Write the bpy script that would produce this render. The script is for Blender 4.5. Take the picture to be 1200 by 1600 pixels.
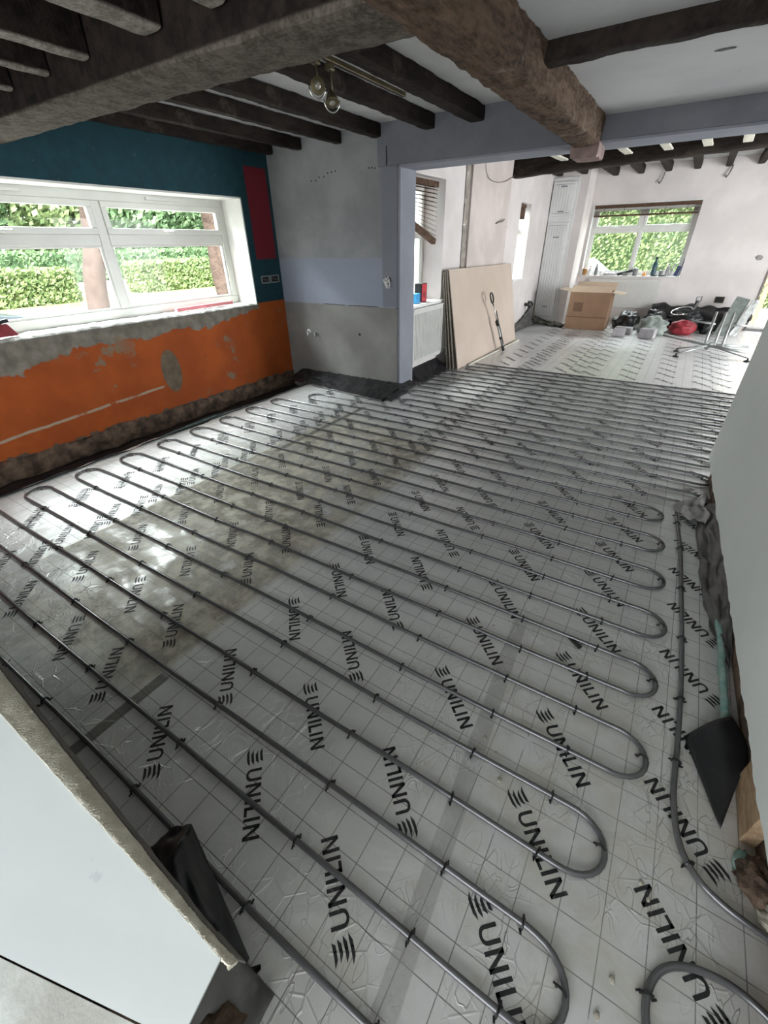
import bpy, bmesh, math, random
from mathutils import Vector, Matrix, noise
random.seed(7)
for o in list(bpy.data.objects): bpy.data.objects.remove(o)
SC = bpy.context.scene
COL = SC.collection
PI = math.pi

# ------------------------------------------------------------------ camera
cam = bpy.data.cameras.new('camera'); camo = bpy.data.objects.new('camera', cam); COL.objects.link(camo)
Rm = Matrix(((0.84483698, 0.5347796, -0.01616333), (-0.27395247, 0.45834079, 0.84550208), (0.45956558, -0.70988344, 0.53372744))).transposed()
camo.matrix_world = Matrix.Translation((0, 0, 1.5)) @ Rm.to_4x4()
cam.sensor_fit = 'VERTICAL'; cam.sensor_height = 32.0; cam.lens = 663 * 32 / 1600.0
cam.clip_start = 0.02; cam.clip_end = 300
SC.camera = camo

# ------------------------------------------------------------------ view, world, daylight
SC.view_settings.view_transform = 'Standard'; SC.view_settings.look = 'None'
SC.view_settings.gamma = 1.0; SC.view_settings.use_curve_mapping = False
SC.view_settings.exposure = 0.4
W = bpy.data.worlds.new('sky'); SC.world = W; W.use_nodes = True
nt = W.node_tree; bg = nt.nodes['Background']
tc = nt.nodes.new('ShaderNodeTexCoord'); sp = nt.nodes.new('ShaderNodeSeparateXYZ'); rp = nt.nodes.new('ShaderNodeValToRGB')
nt.links.new(tc.outputs['Generated'], sp.inputs[0]); nt.links.new(sp.outputs['Z'], rp.inputs[0]); nt.links.new(rp.outputs[0], bg.inputs['Color'])
rp.color_ramp.elements[0].color = (0.95, 0.98, 1, 1); rp.color_ramp.elements[1].color = (0.80, 0.90, 1, 1)
bg.inputs['Strength'].default_value = 5.0

def area(name, loc, direction, sx, sy, power, color=(0.93, 0.97, 1.0)):
    l = bpy.data.lights.new(name, 'AREA'); l.shape = 'RECTANGLE'; l.size = sx; l.size_y = sy
    l.energy = power; l.color = color
    o = bpy.data.objects.new(name, l); COL.objects.link(o); o.location = loc
    o.rotation_euler = Vector(direction).to_track_quat('-Z', 'Y').to_euler()
    return o
sun = bpy.data.lights.new('sun', 'SUN'); sun.energy = 10.0; sun.angle = math.radians(6); sun.color = (1, .96, .88)
suno = bpy.data.objects.new('sun', sun); COL.objects.link(suno); suno.rotation_euler = Vector((-.45, .50, -.75)).to_track_quat('-Z', 'Y').to_euler()
# fill lamps added in unseen openings behind and to the right of the camera
area('fill_rear_opening', (-0.6, -2.72, 1.25), (0, 1, 0), 2.6, 2.1, 21)
area('fill_right_opening', (3.6, 7.2, 1.2), (-1, 0, 0), 2.6, 2.1, 190)
# sky light coming down into the two big windows from above their heads, outside
area('daylight_left_window', (-6.2, 2.4, 3.6), (0.62, 0, -0.62), 3.2, 1.6, 1000)
area('daylight_far_window', (-1.1, 12.6, 3.6), (0, -0.62, -0.62), 2.4, 1.4, 320)
area('daylight_side_window', (-3.9, 5.5, 2.9), (0.72, .10, -0.5), .9, .9, 260)
area('daylight_narrow_window', (-3.9, 7.7, 2.3), (0.62, .62, -0.3), .9, 1.0, 150)
area('daylight_far_door', (1.9, 12.4, 2.6), (-0.1, -0.7, -0.5), 1.4, 1.2, 60)

# ------------------------------------------------------------------ node helper
class V:
    def __init__(s, m, out): s.m = m; s.o = out
    def _b(s, op, b, c=None): return s.m.math(op, s, b, c)
    def __add__(s, b): return s._b('ADD', b)
    def __sub__(s, b): return s._b('SUBTRACT', b)
    def __mul__(s, b): return s._b('MULTIPLY', b)
    def __truediv__(s, b): return s._b('DIVIDE', b)
    __radd__ = __add__; __rmul__ = __mul__
    def __rsub__(s, b): return s.m.math('SUBTRACT', b, s)
class Mat:
    def __init__(s, name, rough=0.8, metal=0.0, spec=0.5):
        s.mat = bpy.data.materials.new(name); s.mat.use_nodes = True; s.nt = s.mat.node_tree
        s.bs = s.nt.nodes['Principled BSDF']
        s.bs.inputs['Roughness'].default_value = rough; s.bs.inputs['Metallic'].default_value = metal
        s.bs.inputs['Specular IOR Level'].default_value = spec
        t = s.nt.nodes.new('ShaderNodeTexCoord'); s.P = t.outputs['Object']; s._xyz = None
    def world(s):
        g = s.nt.nodes.new('ShaderNodeNewGeometry'); s.P = g.outputs['Position']; s._xyz = None; return s
    def put(s, sock, v):
        if isinstance(v, V): s.nt.links.new(v.o, sock)
        elif isinstance(v, (int, float)): sock.default_value = v
        elif isinstance(v, tuple): sock.default_value = tuple(v) + ((1,) if len(v) == 3 and len(sock.default_value) == 4 else ())
        else: s.nt.links.new(v, sock)
    def math(s, op, a, b=None, c=None, clamp=False):
        n = s.nt.nodes.new('ShaderNodeMath'); n.operation = op; n.use_clamp = clamp
        for i, q in enumerate((a, b, c)):
            if q is not None: s.put(n.inputs[i], q)
        return V(s, n.outputs[0])
    def xyz(s):
        if not s._xyz:
            n = s.nt.nodes.new('ShaderNodeSeparateXYZ'); s.nt.links.new(s.P, n.inputs[0]); s._xyz = [V(s, n.outputs[i]) for i in range(3)]
        return s._xyz
    def step(s, v, a, b):       # smooth 0..1 between a and b
        n = s.nt.nodes.new('ShaderNodeMapRange'); n.interpolation_type = 'SMOOTHSTEP'
        s.put(n.inputs[0], v); s.put(n.inputs[1], a); s.put(n.inputs[2], b); return V(s, n.outputs[0])
    def band(s, v, a, b, e=0.004): return s.step(v, a - e, a + e) * (1 - s.step(v, b - e, b + e))
    def noise(s, scale, detail=4, rough=0.55, stretch=None, dist=0.0):
        n = s.nt.nodes.new('ShaderNodeTexNoise'); n.inputs['Scale'].default_value = scale
        n.inputs['Detail'].default_value = detail; n.inputs['Roughness'].default_value = rough; n.inputs['Distortion'].default_value = dist
        p = s.P
        if stretch:
            mp = s.nt.nodes.new('ShaderNodeMapping'); mp.inputs['Scale'].default_value = stretch; s.nt.links.new(s.P, mp.inputs[0]); p = mp.outputs[0]
        s.nt.links.new(p, n.inputs['Vector']); return V(s, n.outputs[0])
    def voro(s, scale, feature='F1', stretch=None):
        n = s.nt.nodes.new('ShaderNodeTexVoronoi'); n.feature = feature; n.inputs['Scale'].default_value = scale
        p = s.P
        if stretch:
            mp = s.nt.nodes.new('ShaderNodeMapping'); mp.inputs['Scale'].default_value = stretch; s.nt.links.new(s.P, mp.inputs[0]); p = mp.outputs[0]
        s.nt.links.new(p, n.inputs['Vector']); return V(s, n.outputs['Distance'])
    def mix(s, f, a, b):
        n = s.nt.nodes.new('ShaderNodeMix'); n.data_type = 'RGBA'
        s.put(n.inputs[0], f); s.put(n.inputs[6], a); s.put(n.inputs[7], b); return V(s, n.outputs[2])
    def color(s, v): s.put(s.bs.inputs['Base Color'], v); return s
    def rough(s, v): s.put(s.bs.inputs['Roughness'], v); return s
    def metal(s, v): s.put(s.bs.inputs['Metallic'], v); return s
    def bump(s, v, strength=0.3, dist=0.01):
        n = s.nt.nodes.new('ShaderNodeBump'); n.inputs['Strength'].default_value = strength; n.inputs['Distance'].default_value = dist
        s.put(n.inputs['Height'], v); s.nt.links.new(n.outputs[0], s.bs.inputs['Normal']); return s
def lin(r, g, b):
    f = lambda c: (c / 255 / 12.92) if c / 255 <= 0.04045 else ((c / 255 + 0.055) / 1.055) ** 2.4
    return (f(r), f(g), f(b))
def simple(name, c, rough=0.7, metal=0.0, var=0.15, sc=14, bump=0.15, c2=None):
    m = Mat(name, rough, metal); n = m.noise(sc, 5)
    d = c2 or tuple(q * (1 - var * 2) for q in c)
    m.color(m.mix(m.step(n, 0.3, 0.72), d, c))
    if bump: m.bump(m.noise(sc * 4, 4), bump, 0.004)
    return m.mat

# ------------------------------------------------------------------ materials
def m_leftwall():
    m = Mat('painted_left_wall', 0.85); x, y, z = m.xyz()
    n1 = m.noise(3, 5); n2 = m.noise(11, 5); n3 = m.noise(40, 3)
    teal = m.mix(m.step(n2, .3, .7), (0.003, 0.036, 0.048), (0.004, 0.046, 0.062))
    orange = m.mix(m.step(n1, .35, .7), (0.28, 0.052, 0.003), (0.36, 0.073, 0.005))
    grey = m.mix(m.step(n2, .3, .7), (0.13, 0.115, 0.09), (0.23, 0.205, 0.17))
    c = m.mix(m.step(z, .918, .924), orange, teal)
    c = m.mix(m.band(y, 4.085, 4.405) * m.band(z, 1.372, 2.232), c, (0.16, 0.008, 0.016))
    # bare plaster under the sill, ragged lower edge
    edge = 0.80 - n1 * 0.22 + m.noise(9, 4) * 0.14 - m.step(y, 1.1, 1.9) * -0.02 + m.step(y, 3.2, 4.0) * 0.09 - (1 - m.step(y, 1.3, 2.1)) * 0.10
    c = m.mix(m.step(z - edge, -0.004, 0.006) * (1 - m.step(z, .915, .922)) * (1 - m.step(y, 3.98, 4.02)), c, grey)
    # round filled patch
    dy = (y - 2.66) / 0.11; dz = (z - 0.405) / 0.215; r = m.math('SQRT', dy * dy + dz * dz)
    c = m.mix(1 - m.step(r, .93, 1.04), c, m.mix(m.step(n2, .35, .65), (0.10, 0.075, 0.05), (0.15, 0.115, 0.075)))
    # chased line filled with plaster
    zl = z - (0.275 + (y - 2.5) * 0.055); wob = m.noise(7, 3) * 0.02 - 0.01
    line = (1 - m.step(m.math('ABSOLUTE', zl + wob), .006, .016)) * (1 - m.step(y, 2.5, 2.55)) * m.step(m.noise(2.2, 2) + n3 * .15, .42, .5)
    c = m.mix(line, c, (0.36, 0.28, 0.2))
    blot = m.step(m.noise(4.5, 5, .6), .60, .64) * m.step(m.noise(1.3, 2), .45, .6)
    c = m.mix(blot * (1 - m.step(z, .80, .86)), c, (0.19, 0.135, 0.085))
    c = m.mix(m.step(n3, .70, .74) * .5, c, (0.30, 0.24, 0.18))
    # broken foot of the plaster
    foot = 0.035 + (n2 - .5) * 0.16
    c = m.mix(1 - m.step(z - foot, -.004, .006), c, m.mix(n2, (0.05, 0.035, 0.022), (0.13, 0.09, 0.06)))
    m.color(c); m.bump(n2 * .6 + n3 * .4, .35, .012); return m.mat
def m_greywall():
    m = Mat('grey_plaster_wall', 0.9); x, y, z = m.xyz()
    n1 = m.noise(2.2, 5); n2 = m.noise(16, 5); n3 = m.noise(60, 3)
    up = m.mix(m.step(n1, .35, .68), (0.19, 0.193, 0.20), (0.245, 0.25, 0.258))
    mid = m.mix(n2, (0.215, 0.23, 0.285), (0.24, 0.26, 0.32))
    low = m.mix(m.step(n1, .35, .7), (0.17, 0.163, 0.152), (0.225, 0.217, 0.205))
    c = m.mix(m.step(z + (n2 - .5) * .012, 1.36, 1.39), mid, up)
    c = m.mix(m.step(z + (n2 - .5) * .02, .893, .899), low, c)
    c = m.mix(m.step(x, -2.855, -2.83) * m.step(z, .9, .91), c, (0.165, 0.172, 0.20))
    c = m.mix(m.step(n3, .735, .75) * (1 - m.step(z, .86, .9)), c, (0.5, 0.48, 0.46))
    line = (1 - m.step(m.math('ABSOLUTE', z - .897 + (n2 - .5) * .02), .002, .006)) * m.step(n1, .47, .52)
    c = m.mix(line, c, (0.03, 0.03, 0.03))
    m.color(c); m.bump(n2 * .5 + n3 * .5, .3, .008); return m.mat
def m_floor():
    m = Mat('foil_faced_insulation', 0.33, 0.4); x, y, z = m.xyz()
    n1 = m.noise(1.1, 5, .6); n2 = m.noise(9, 6, .62); n3 = m.noise(55, 4)
    base = m.mix(m.step(n2, .1, .9), (0.62, 0.62, 0.61), (0.73, 0.73, 0.72))
    # fine printed grid
    gx = m.math('ABSOLUTE', m.math('PINGPONG', x - 0.265 + 10.25, 0.05125)); gy = m.math('ABSOLUTE', m.math('PINGPONG', y - 0.257 + 10.25, 0.05125))
    ln = m.math('MAXIMUM', 1 - m.step(gx, .0007, .0018), 1 - m.step(gy, .0007, .0018))
    c = m.mix(ln * m.step(n2, .30, .42) * .8, base, (0.05, 0.05, 0.05))
    # dusty cement smears
    dm = m.band(x, -2.72, -1.42, .03) * m.band(y + (n1 - .5) * 1.6, .45, 3.35, .25)
    dust = dm * m.step(n1 * .5 + n2 * .5, .36, .52)
    c = m.mix(dust * .85, c, m.mix(m.step(n2, .4, .62), (0.20, 0.165, 0.11), (0.56, 0.52, 0.43)))
    dm2 = m.step(x, -.7, -.1) * (1 - m.step(y, .9, 2.3)); dust2 = dm2 * m.step(n1 * .5 + n2 * .5, .38, .60)
    c = m.mix(dust2 * .6, c, (0.44, 0.41, 0.33))
    spot = m.step(m.noise(3.1, 4, .6), .72, .80)
    c = m.mix(spot * .45, c, (0.46, 0.42, 0.34))
    # board seams and tapes
    t1 = m.band(x + y * 0.075, -0.150, -0.088, .003) * (1 - m.step(y, 1.5, 1.6)) * m.step(n2, .25, .5)
    c = m.mix(t1 * .50, c, (0.30, 0.295, 0.28))
    t2 = m.band(x, -1.415, -1.365, .003) * (1 - m.step(y, .44, .47))
    t3 = m.band(x, -2.65, -2.595, .003) * m.band(y, 2.35, 3.7, .02)
    c = m.mix(m.math('MAXIMUM', t2, t3) * .8, c, (0.12, 0.11, 0.095))
    seam = m.math('MAXIMUM', m.band(x, -1.405, -1.397, .003) * m.step(y, .5, .6), m.band(x, -2.725, -2.712, .004) * (1 - m.step(y, 2.6, 2.7)))
    seam = m.math('MAXIMUM', seam, m.band(x, -1.1, -1.07, .006) * m.step(y, 5.9, 6.1))
    c = m.mix(seam * .9, c, (0.72, 0.70, 0.64))
    tape = m.band(x + y * .03, -1.40, -1.35, .004) * m.band(y, .95, 3.3, .05) * m.step(n2, .42, .5)
    c = m.mix(tape * .7, c, (0.62, 0.60, 0.56))
    allm = m.math('MAXIMUM', dust, dust2 * .5)
    m.color(c); m.metal(.36 - allm * .26); m.rough(.32 + allm * .25)
    cr = m.noise(16, 1.5, .4, (1.0, .42, 1), 1.5); cr2 = m.noise(7, 3, .5, None, .8); cr3 = m.voro(13, 'DISTANCE_TO_EDGE')
    ridge = 1 - m.step(m.math('ABSOLUTE', cr - .5), .0, .012)          # sharp creases in the foil
    gate = m.step(m.noise(3.3, 3), .44, .58)
    m.bump(ridge * gate * .55 + cr2 * 1.6 + n3 * .05 + (1 - m.step(cr3, 0, .04)) * .3 * gate, .85, .004)
    return m.mat
def m_wood(name, a, b, sc=1.0, bump=.8, patch=None, axis=0):
    m = Mat(name, 0.88, 0, .2)
    st = (.25, 1, 1) if axis == 0 else (1, .25, 1)
    n = m.noise(9 * sc, 7, .65, st, .6); n2 = m.noise(38 * sc, 4, .6, st)
    c = m.mix(m.step(n * .6 + n2 * .4, .35, .66), a, b)
    if patch: c = m.mix(m.step(m.noise(3.3 * sc, 5, .6), .60, .68) * .7, c, patch)
    m.color(c); m.bump(n * .6 + n2 * .4, bump, .02); return m.mat
def m_plaster(name, a, b, sc=3.0, bump=.25, speck=None):
    m = Mat(name, .9, 0, .3); n = m.noise(sc, 5); n2 = m.noise(sc * 12, 4)
    c = m.mix(m.step(n, .35, .7), a, b)
    if speck: c = m.mix(m.step(n2, .69, .73) * .7, c, speck)
    m.color(c); m.bump(n2 * .6 + n * .4, bump, .006); return m.mat

M = {}
M['left'] = m_leftwall(); M['grey'] = m_greywall(); M['foil'] = m_floor()
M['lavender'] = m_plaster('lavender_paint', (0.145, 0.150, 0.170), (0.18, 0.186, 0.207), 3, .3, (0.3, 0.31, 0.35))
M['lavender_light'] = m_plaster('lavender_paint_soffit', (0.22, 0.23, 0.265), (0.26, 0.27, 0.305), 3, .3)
M['ceiling'] = m_plaster('white_ceiling_plaster', (0.50, 0.50, 0.49), (0.60, 0.60, 0.585), 2.2, .5)
M['ceiling_r'] = m_plaster('textured_ceiling_plaster', (0.47, 0.47, 0.475), (0.55, 0.55, 0.55), 1.4, .6, (0.36, 0.36, 0.36))
M['farwall'] = m_plaster('off_white_wall', (0.60, 0.555, 0.535), (0.68, 0.63, 0.61), 2.0, .3)
M['breast'] = m_plaster('bare_pinkish_plaster', (0.50, 0.44, 0.41), (0.60, 0.53, 0.50), 2.5, .35)
M['scar'] = m_plaster('raw_plaster_scar', (0.25, 0.22, 0.19), (0.40, 0.36, 0.32), 9, .6)
M['nearwall'] = m_plaster('near_pale_wall', (0.76, 0.79, 0.765), (0.81, 0.84, 0.815), 1.5, .25)
M['dark'] = m_wood('dark_stained_timber', (0.010, 0.007, 0.006), (0.030, 0.022, 0.017), 1, .8, (0.075, 0.06, 0.048), 1)
M['beam'] = m_wood('dark_worn_beam', (0.030, 0.023, 0.019), (0.085, 0.068, 0.055), 2.2, .9, (0.16, 0.135, 0.11), 0)
def m_pale_under(name, zt, lo, lo2):  # near-black timber above height zt, paler tone below it
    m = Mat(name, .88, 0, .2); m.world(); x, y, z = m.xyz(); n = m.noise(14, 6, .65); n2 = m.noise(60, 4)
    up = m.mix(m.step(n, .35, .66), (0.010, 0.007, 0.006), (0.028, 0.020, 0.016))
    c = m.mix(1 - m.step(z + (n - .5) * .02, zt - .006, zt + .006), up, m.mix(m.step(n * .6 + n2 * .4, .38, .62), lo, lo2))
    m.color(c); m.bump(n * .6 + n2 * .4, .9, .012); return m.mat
M['pale_under'] = m_pale_under('black_joist_pale_underside', 2.232, (0.16, 0.145, 0.12), (0.33, 0.31, 0.27))  # joist bottoms pale grey-brown, sides near-black
M['beam'] = m_pale_under('black_beam_pale_underside', 2.150, (0.055, 0.045, 0.036), (0.14, 0.12, 0.10))  # beam bottom paler than its near-black sides
M['brown'] = m_wood('hairy_brown_timber', (0.045, 0.027, 0.017), (0.155, 0.105, 0.072), 1.6, 1.0, (0.23, 0.18, 0.14), 1)
M['fardark'] = m_wood('far_dark_timber', (0.012, 0.009, 0.007), (0.035, 0.026, 0.02), 1, .6, (0.07, 0.05, 0.04), 0)
M['pvc'] = simple('white_upvc', (0.66, 0.66, 0.62), .35, 0, .03, 5, .03)
M['white'] = m_plaster('white_gloss_paint', (0.66, 0.66, 0.64), (0.74, 0.74, 0.72), 4, .12)
M['reveal'] = m_plaster('white_reveal_plaster', (0.70, 0.70, 0.66), (0.78, 0.78, 0.74), 4, .12)
M['sill'] = m_plaster('dusty_plaster_sill', (0.34, 0.33, 0.31), (0.66, 0.65, 0.62), 11, .9, (0.12, 0.11, 0.10))
M['membrane'] = simple('black_damp_membrane', (0.016, 0.016, 0.018), .42, 0, .2, 9, .4)
M['membrane_grey'] = simple('grey_plastic_sheet', (0.10, 0.095, 0.09), .38, 0, .2, 9, .4)
M['rubble'] = m_plaster('exposed_brick_and_rubble', (0.05, 0.034, 0.024), (0.19, 0.13, 0.09), 9, 1.0, (0.2, 0.16, 0.12))
M['slab'] = m_plaster('concrete_subfloor', (0.07, 0.062, 0.052), (0.13, 0.115, 0.10), 6, .6)
M['pipe'] = simple('grey_heating_pipe', (0.145, 0.145, 0.15), .22, .45, .06, 20, .03)
M['clip'] = simple('black_clip_plastic', (0.008, 0.008, 0.008), .4, 0, .05, 20, 0)
M['foam'] = simple('pale_green_edge_foam', (0.17, 0.33, 0.30), .7, 0, .3, 30, .5, (0.30, 0.42, 0.37))
M['glass'] = None; M['foam_dark'] = simple('dusty_green_foam', (0.09, 0.15, 0.14), .7, 0, .3, 30, .5)
g = Mat('window_glass', 0.0, 0, .5); g.bs.inputs['Transmission Weight'].default_value = 1.0; g.bs.inputs['IOR'].default_value = 1.45
g.color(g.mix(g.noise(2, 1), (0.97, 0.985, 0.975), (0.985, 0.99, 0.985))); M['glass'] = g.mat
def m_thin_glass():
    m = Mat('thin_window_glass', 0.02); nt = m.nt; out = nt.nodes['Material Output']
    tr = nt.nodes.new('ShaderNodeBsdfTransparent'); gl = nt.nodes.new('ShaderNodeBsdfGlossy'); gl.inputs['Roughness'].default_value = .02
    mx = nt.nodes.new('ShaderNodeMixShader'); fr = nt.nodes.new('ShaderNodeFresnel'); fr.inputs[0].default_value = 1.25
    nt.links.new(m.mix(m.noise(1.5, 2), (0.93, 0.96, 0.94), (0.96, 0.975, 0.965)).o, tr.inputs[0])
    ge = nt.nodes.new('ShaderNodeNewGeometry'); nt.links.new((V(m, fr.outputs[0]) * (1 - V(m, ge.outputs['Backfacing']))).o, mx.inputs[0]); nt.links.new(tr.outputs[0], mx.inputs[1]); nt.links.new(gl.outputs[0], mx.inputs[2]); nt.links.new(mx.outputs[0], out.inputs[0])
    return m.mat
M['glass'] = m_thin_glass()
def m_print():
    m = Mat('black_print_ink', .5, .1); n = m.noise(45, 5, .65); n2 = m.noise(1.4, 3)
    m.color(m.mix(m.step(n * .6 + n2 * .4, .56, .66), (0.018, 0.018, 0.019), (0.13, 0.125, 0.115))); return m.mat
M['ink'] = m_print()
M['board_face'] = m_plaster('plasterboard_face', (0.60, 0.63, 0.615), (0.65, 0.68, 0.665), 1.2, .06, (0.50, 0.54, 0.53))
M['board_dirty'] = m_plaster('dirty_white_board', (0.42, 0.42, 0.38), (0.60, 0.62, 0.58), 9, .35, (0.2, 0.17, 0.12))
M['core'] = m_plaster('crumbly_gypsum_core', (0.56, 0.52, 0.42), (0.74, 0.71, 0.60), 22, .7, (0.16, 0.14, 0.11))
M['paper'] = simple('grey_board_paper', (0.16, 0.15, 0.13), .8)
M['buff'] = m_plaster('buff_plasterboard', (0.48, 0.395, 0.325), (0.54, 0.45, 0.38), 1.5, .06)
M['buff_edge'] = simple('board_edge_grey', (0.26, 0.225, 0.185), .9, 0, .2, 30)
M['cardboard'] = simple('brown_cardboard', (0.23, 0.135, 0.08), .85, 0, .06, 5, .1)
M['cardboard_in'] = simple('pale_cardboard_flap', (0.50, 0.38, 0.28), .85, 0, .05, 5, .1)
M['card_print'] = simple('brown_card_print', (0.14, 0.075, 0.045), .85, 0, .1)
M['rad'] = simple('radiator_enamel', (0.60, 0.59, 0.56), .4, 0, .04, 4, .03)
M['blind'] = m_wood('brown_blind_wood', (0.055, 0.03, 0.02), (0.13, 0.08, 0.055), 2, .3, None, 0)
M['red'] = simple('red_plastic', (0.55, 0.02, 0.04), .4, 0, .08)
M['darkred'] = simple('dark_red_bag', (0.30, 0.02, 0.03), .6, 0, .2, 9)
M['blue'] = simple('blue_plastic', (0.02, 0.30, 0.62), .45, 0, .05)
M['black'] = simple('matt_black', (0.012, 0.012, 0.013), .5, 0, .2)
M['blackcloth'] = simple('black_bin_bag', (0.018, 0.017, 0.018), .35, 0, .3, 12, .9)
M['steel'] = simple('galvanised_steel', (0.38, 0.40, 0.39), .35, .6, .1, 10, .05)
M['chrome'] = simple('chrome_metal', (0.6, 0.6, 0.58), .2, .9, .05, 10, 0)
M['pink'] = simple('pink_foam_strip', (0.62, 0.20, 0.22), .7, 0, .08)
M['grey_block'] = simple('pale_grey_block', (0.42, 0.40, 0.41), .85, 0, .12, 12, .5)
M['greenbag'] = simple('grey_green_sack', (0.33, 0.37, 0.33), .6, 0, .25, 8, .8)
M['cloth'] = simple('olive_dust_sheet', (0.085, 0.085, 0.06), .9, 0, .3, 10, .8)
M['navy'] = simple('navy_plastic', (0.03, 0.05, 0.12), .4)
M['teal_dark'] = simple('dark_teal_bottle', (0.03, 0.085, 0.11), .3)
M['amber'] = simple('amber_tub', (0.42, 0.20, 0.06), .4)
M['orangec'] = simple('orange_plastic', (0.60, 0.24, 0.06), .5)
M['greyp'] = simple('grey_plastic', (0.22, 0.22, 0.22), .5)
M['lensglass'] = simple('frosted_lamp_face', (0.42, 0.40, 0.35), .2, .3, .2, 40)
M['brass'] = simple('dull_brass', (0.16, 0.13, 0.07), .4, .6, .2)
M['sock_in'] = simple('plaster_cut_hole', (0.02, 0.02, 0.02), .9)
M['cable'] = simple('grey_cable', (0.16, 0.15, 0.14), .6)
M['cream'] = simple('cream_plaster_lump', (0.6, 0.55, 0.45), .9, 0, .3, 30, .8)
M['oldwood'] = m_wood('raw_wood_stud', (0.26, 0.17, 0.10), (0.46, 0.33, 0.21), 2, .5, None, 1)

# ------------------------------------------------------------------ mesh builder
class MB:
    def __init__(s): s.v = []; s.f = []; s.mi = []; s.cur = 0
    def add(s, vs, fs):
        n = len(s.v); s.v += [tuple(p) for p in vs]
        for f in fs: s.f.append(tuple(i + n for i in f)); s.mi.append(s.cur)
        return s
    def box(s, x0, x1, y0, y1, z0, z1):
        vs = [(x, y, z) for x in (x0, x1) for y in (y0, y1) for z in (z0, z1)]
        return s.add(vs, [(0, 1, 3, 2), (4, 6, 7, 5), (0, 4, 5, 1), (2, 3, 7, 6), (0, 2, 6, 4), (1, 5, 7, 3)])
    def obox(s, c, ax, ay, az, hx, hy, hz):
        c = Vector(c); ax, ay, az = [Vector(a).normalized() for a in (ax, ay, az)]
        vs = [c + ax * i * hx + ay * j * hy + az * k * hz for i in (-1, 1) for j in (-1, 1) for k in (-1, 1)]
        return s.add(vs, [(0, 1, 3, 2), (4, 6, 7, 5), (0, 4, 5, 1), (2, 3, 7, 6), (0, 2, 6, 4), (1, 5, 7, 3)])
    def bar(s, a, b, w, h, up=(0, 0, 1)):
        a, b = Vector(a), Vector(b); d = (b - a); L = d.length; d.normalize()
        u = Vector(up); sd = d.cross(u)
        if sd.length < 1e-4: u = Vector((0, 1, 0)); sd = d.cross(u)
        sd.normalize(); u = sd.cross(d)
        return s.obox((a + b) / 2, d, sd, u, L / 2, w / 2, h / 2)
    def tube(s, pts, r, seg=8, caps=True, closed=False):
        pts = [Vector(p) for p in pts]; n = len(pts); vs = []; fs = []
        rr = r if isinstance(r, (list, tuple)) else [r] * n
        prev = None
        for i, p in enumerate(pts):
            if closed: t = pts[(i + 1) % n] - pts[i - 1]
            else: t = (pts[min(i + 1, n - 1)] - pts[max(i - 1, 0)])
            t.normalize()
            if prev is None:
                u = Vector((0, 0, 1)) if abs(t.z) < .9 else Vector((1, 0, 0))
                u = (u - t * u.dot(t)).normalized()
            else:
                u = prev - t * prev.dot(t)
                u = u.normalized() if u.length > 1e-5 else Vector((1, 0, 0))
            prev = u; w = t.cross(u)
            for k in range(seg):
                a = 2 * PI * k / seg; vs.append(p + u * math.cos(a) * rr[i] + w * math.sin(a) * rr[i])
        for i in range(n if closed else n - 1):
            j = (i + 1) % n
            for k in range(seg): fs.append((i * seg + k, i * seg + (k + 1) % seg, j * seg + (k + 1) % seg, j * seg + k))
        if caps and not closed:
            fs.append(tuple(range(seg))[::-1]); fs.append(tuple((n - 1) * seg + k for k in range(seg)))
        return s.add(vs, fs)
    def lathe(s, o, prof, seg=16, axis=(0, 0, 1)):
        o = Vector(o); q = Vector(axis).to_track_quat('Z', 'Y'); vs = []; fs = []
        for r, z in prof:
            for k in range(seg):
                a = 2 * PI * k / seg; vs.append(o + q @ Vector((r * math.cos(a), r * math.sin(a), z)))
        for i in range(len(prof) - 1):
            for k in range(seg): fs.append((i * seg + k, i * seg + (k + 1) % seg, (i + 1) * seg + (k + 1) % seg, (i + 1) * seg + k))
        fs.append(tuple(range(seg))[::-1]); fs.append(tuple((len(prof) - 1) * seg + k for k in range(seg)))
        return s.add(vs, fs)
    def prism(s, poly, off):
        off = Vector(off); n = len(poly); a = [Vector(p) for p in poly]
        return s.add(a + [p + off for p in a], [tuple(range(n))[::-1], tuple(range(n, 2 * n))] + [(i, (i + 1) % n, (i + 1) % n + n, i + n) for i in range(n)])
    def sheet(s, fn, nu, nv, thick=0.0):
        g = [[Vector(fn(i / nu, j / nv)) for j in range(nv + 1)] for i in range(nu + 1)]
        vs = [p for r in g for p in r]; fs = [(i * (nv + 1) + j, (i + 1) * (nv + 1) + j, (i + 1) * (nv + 1) + j + 1, i * (nv + 1) + j + 1) for i in range(nu) for j in range(nv)]
        return s.add(vs, fs)
    def blob(s, c, r, amp=.2, sc=3, sub=3, seed=0, flat=None):
        bm = bmesh.new(); bmesh.ops.create_icosphere(bm, subdivisions=sub, radius=1); c = Vector(c); vs = []
        for v in bm.verts:
            p = v.co.normalized(); d = 1 + amp * noise.noise(p * sc + Vector((seed * 7.3, seed, 0))) + amp * .5 * noise.noise(p * sc * 2.3 + Vector((seed, 3, 1)))
            q = Vector((p.x * r[0], p.y * r[1], p.z * r[2])) * d + c
            if flat is not None and q.z < flat: q.z = flat
            vs.append(q)
        fs = [tuple(v.index for v in f.verts) for f in bm.faces]; bm.free(); return s.add(vs, fs)

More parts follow.
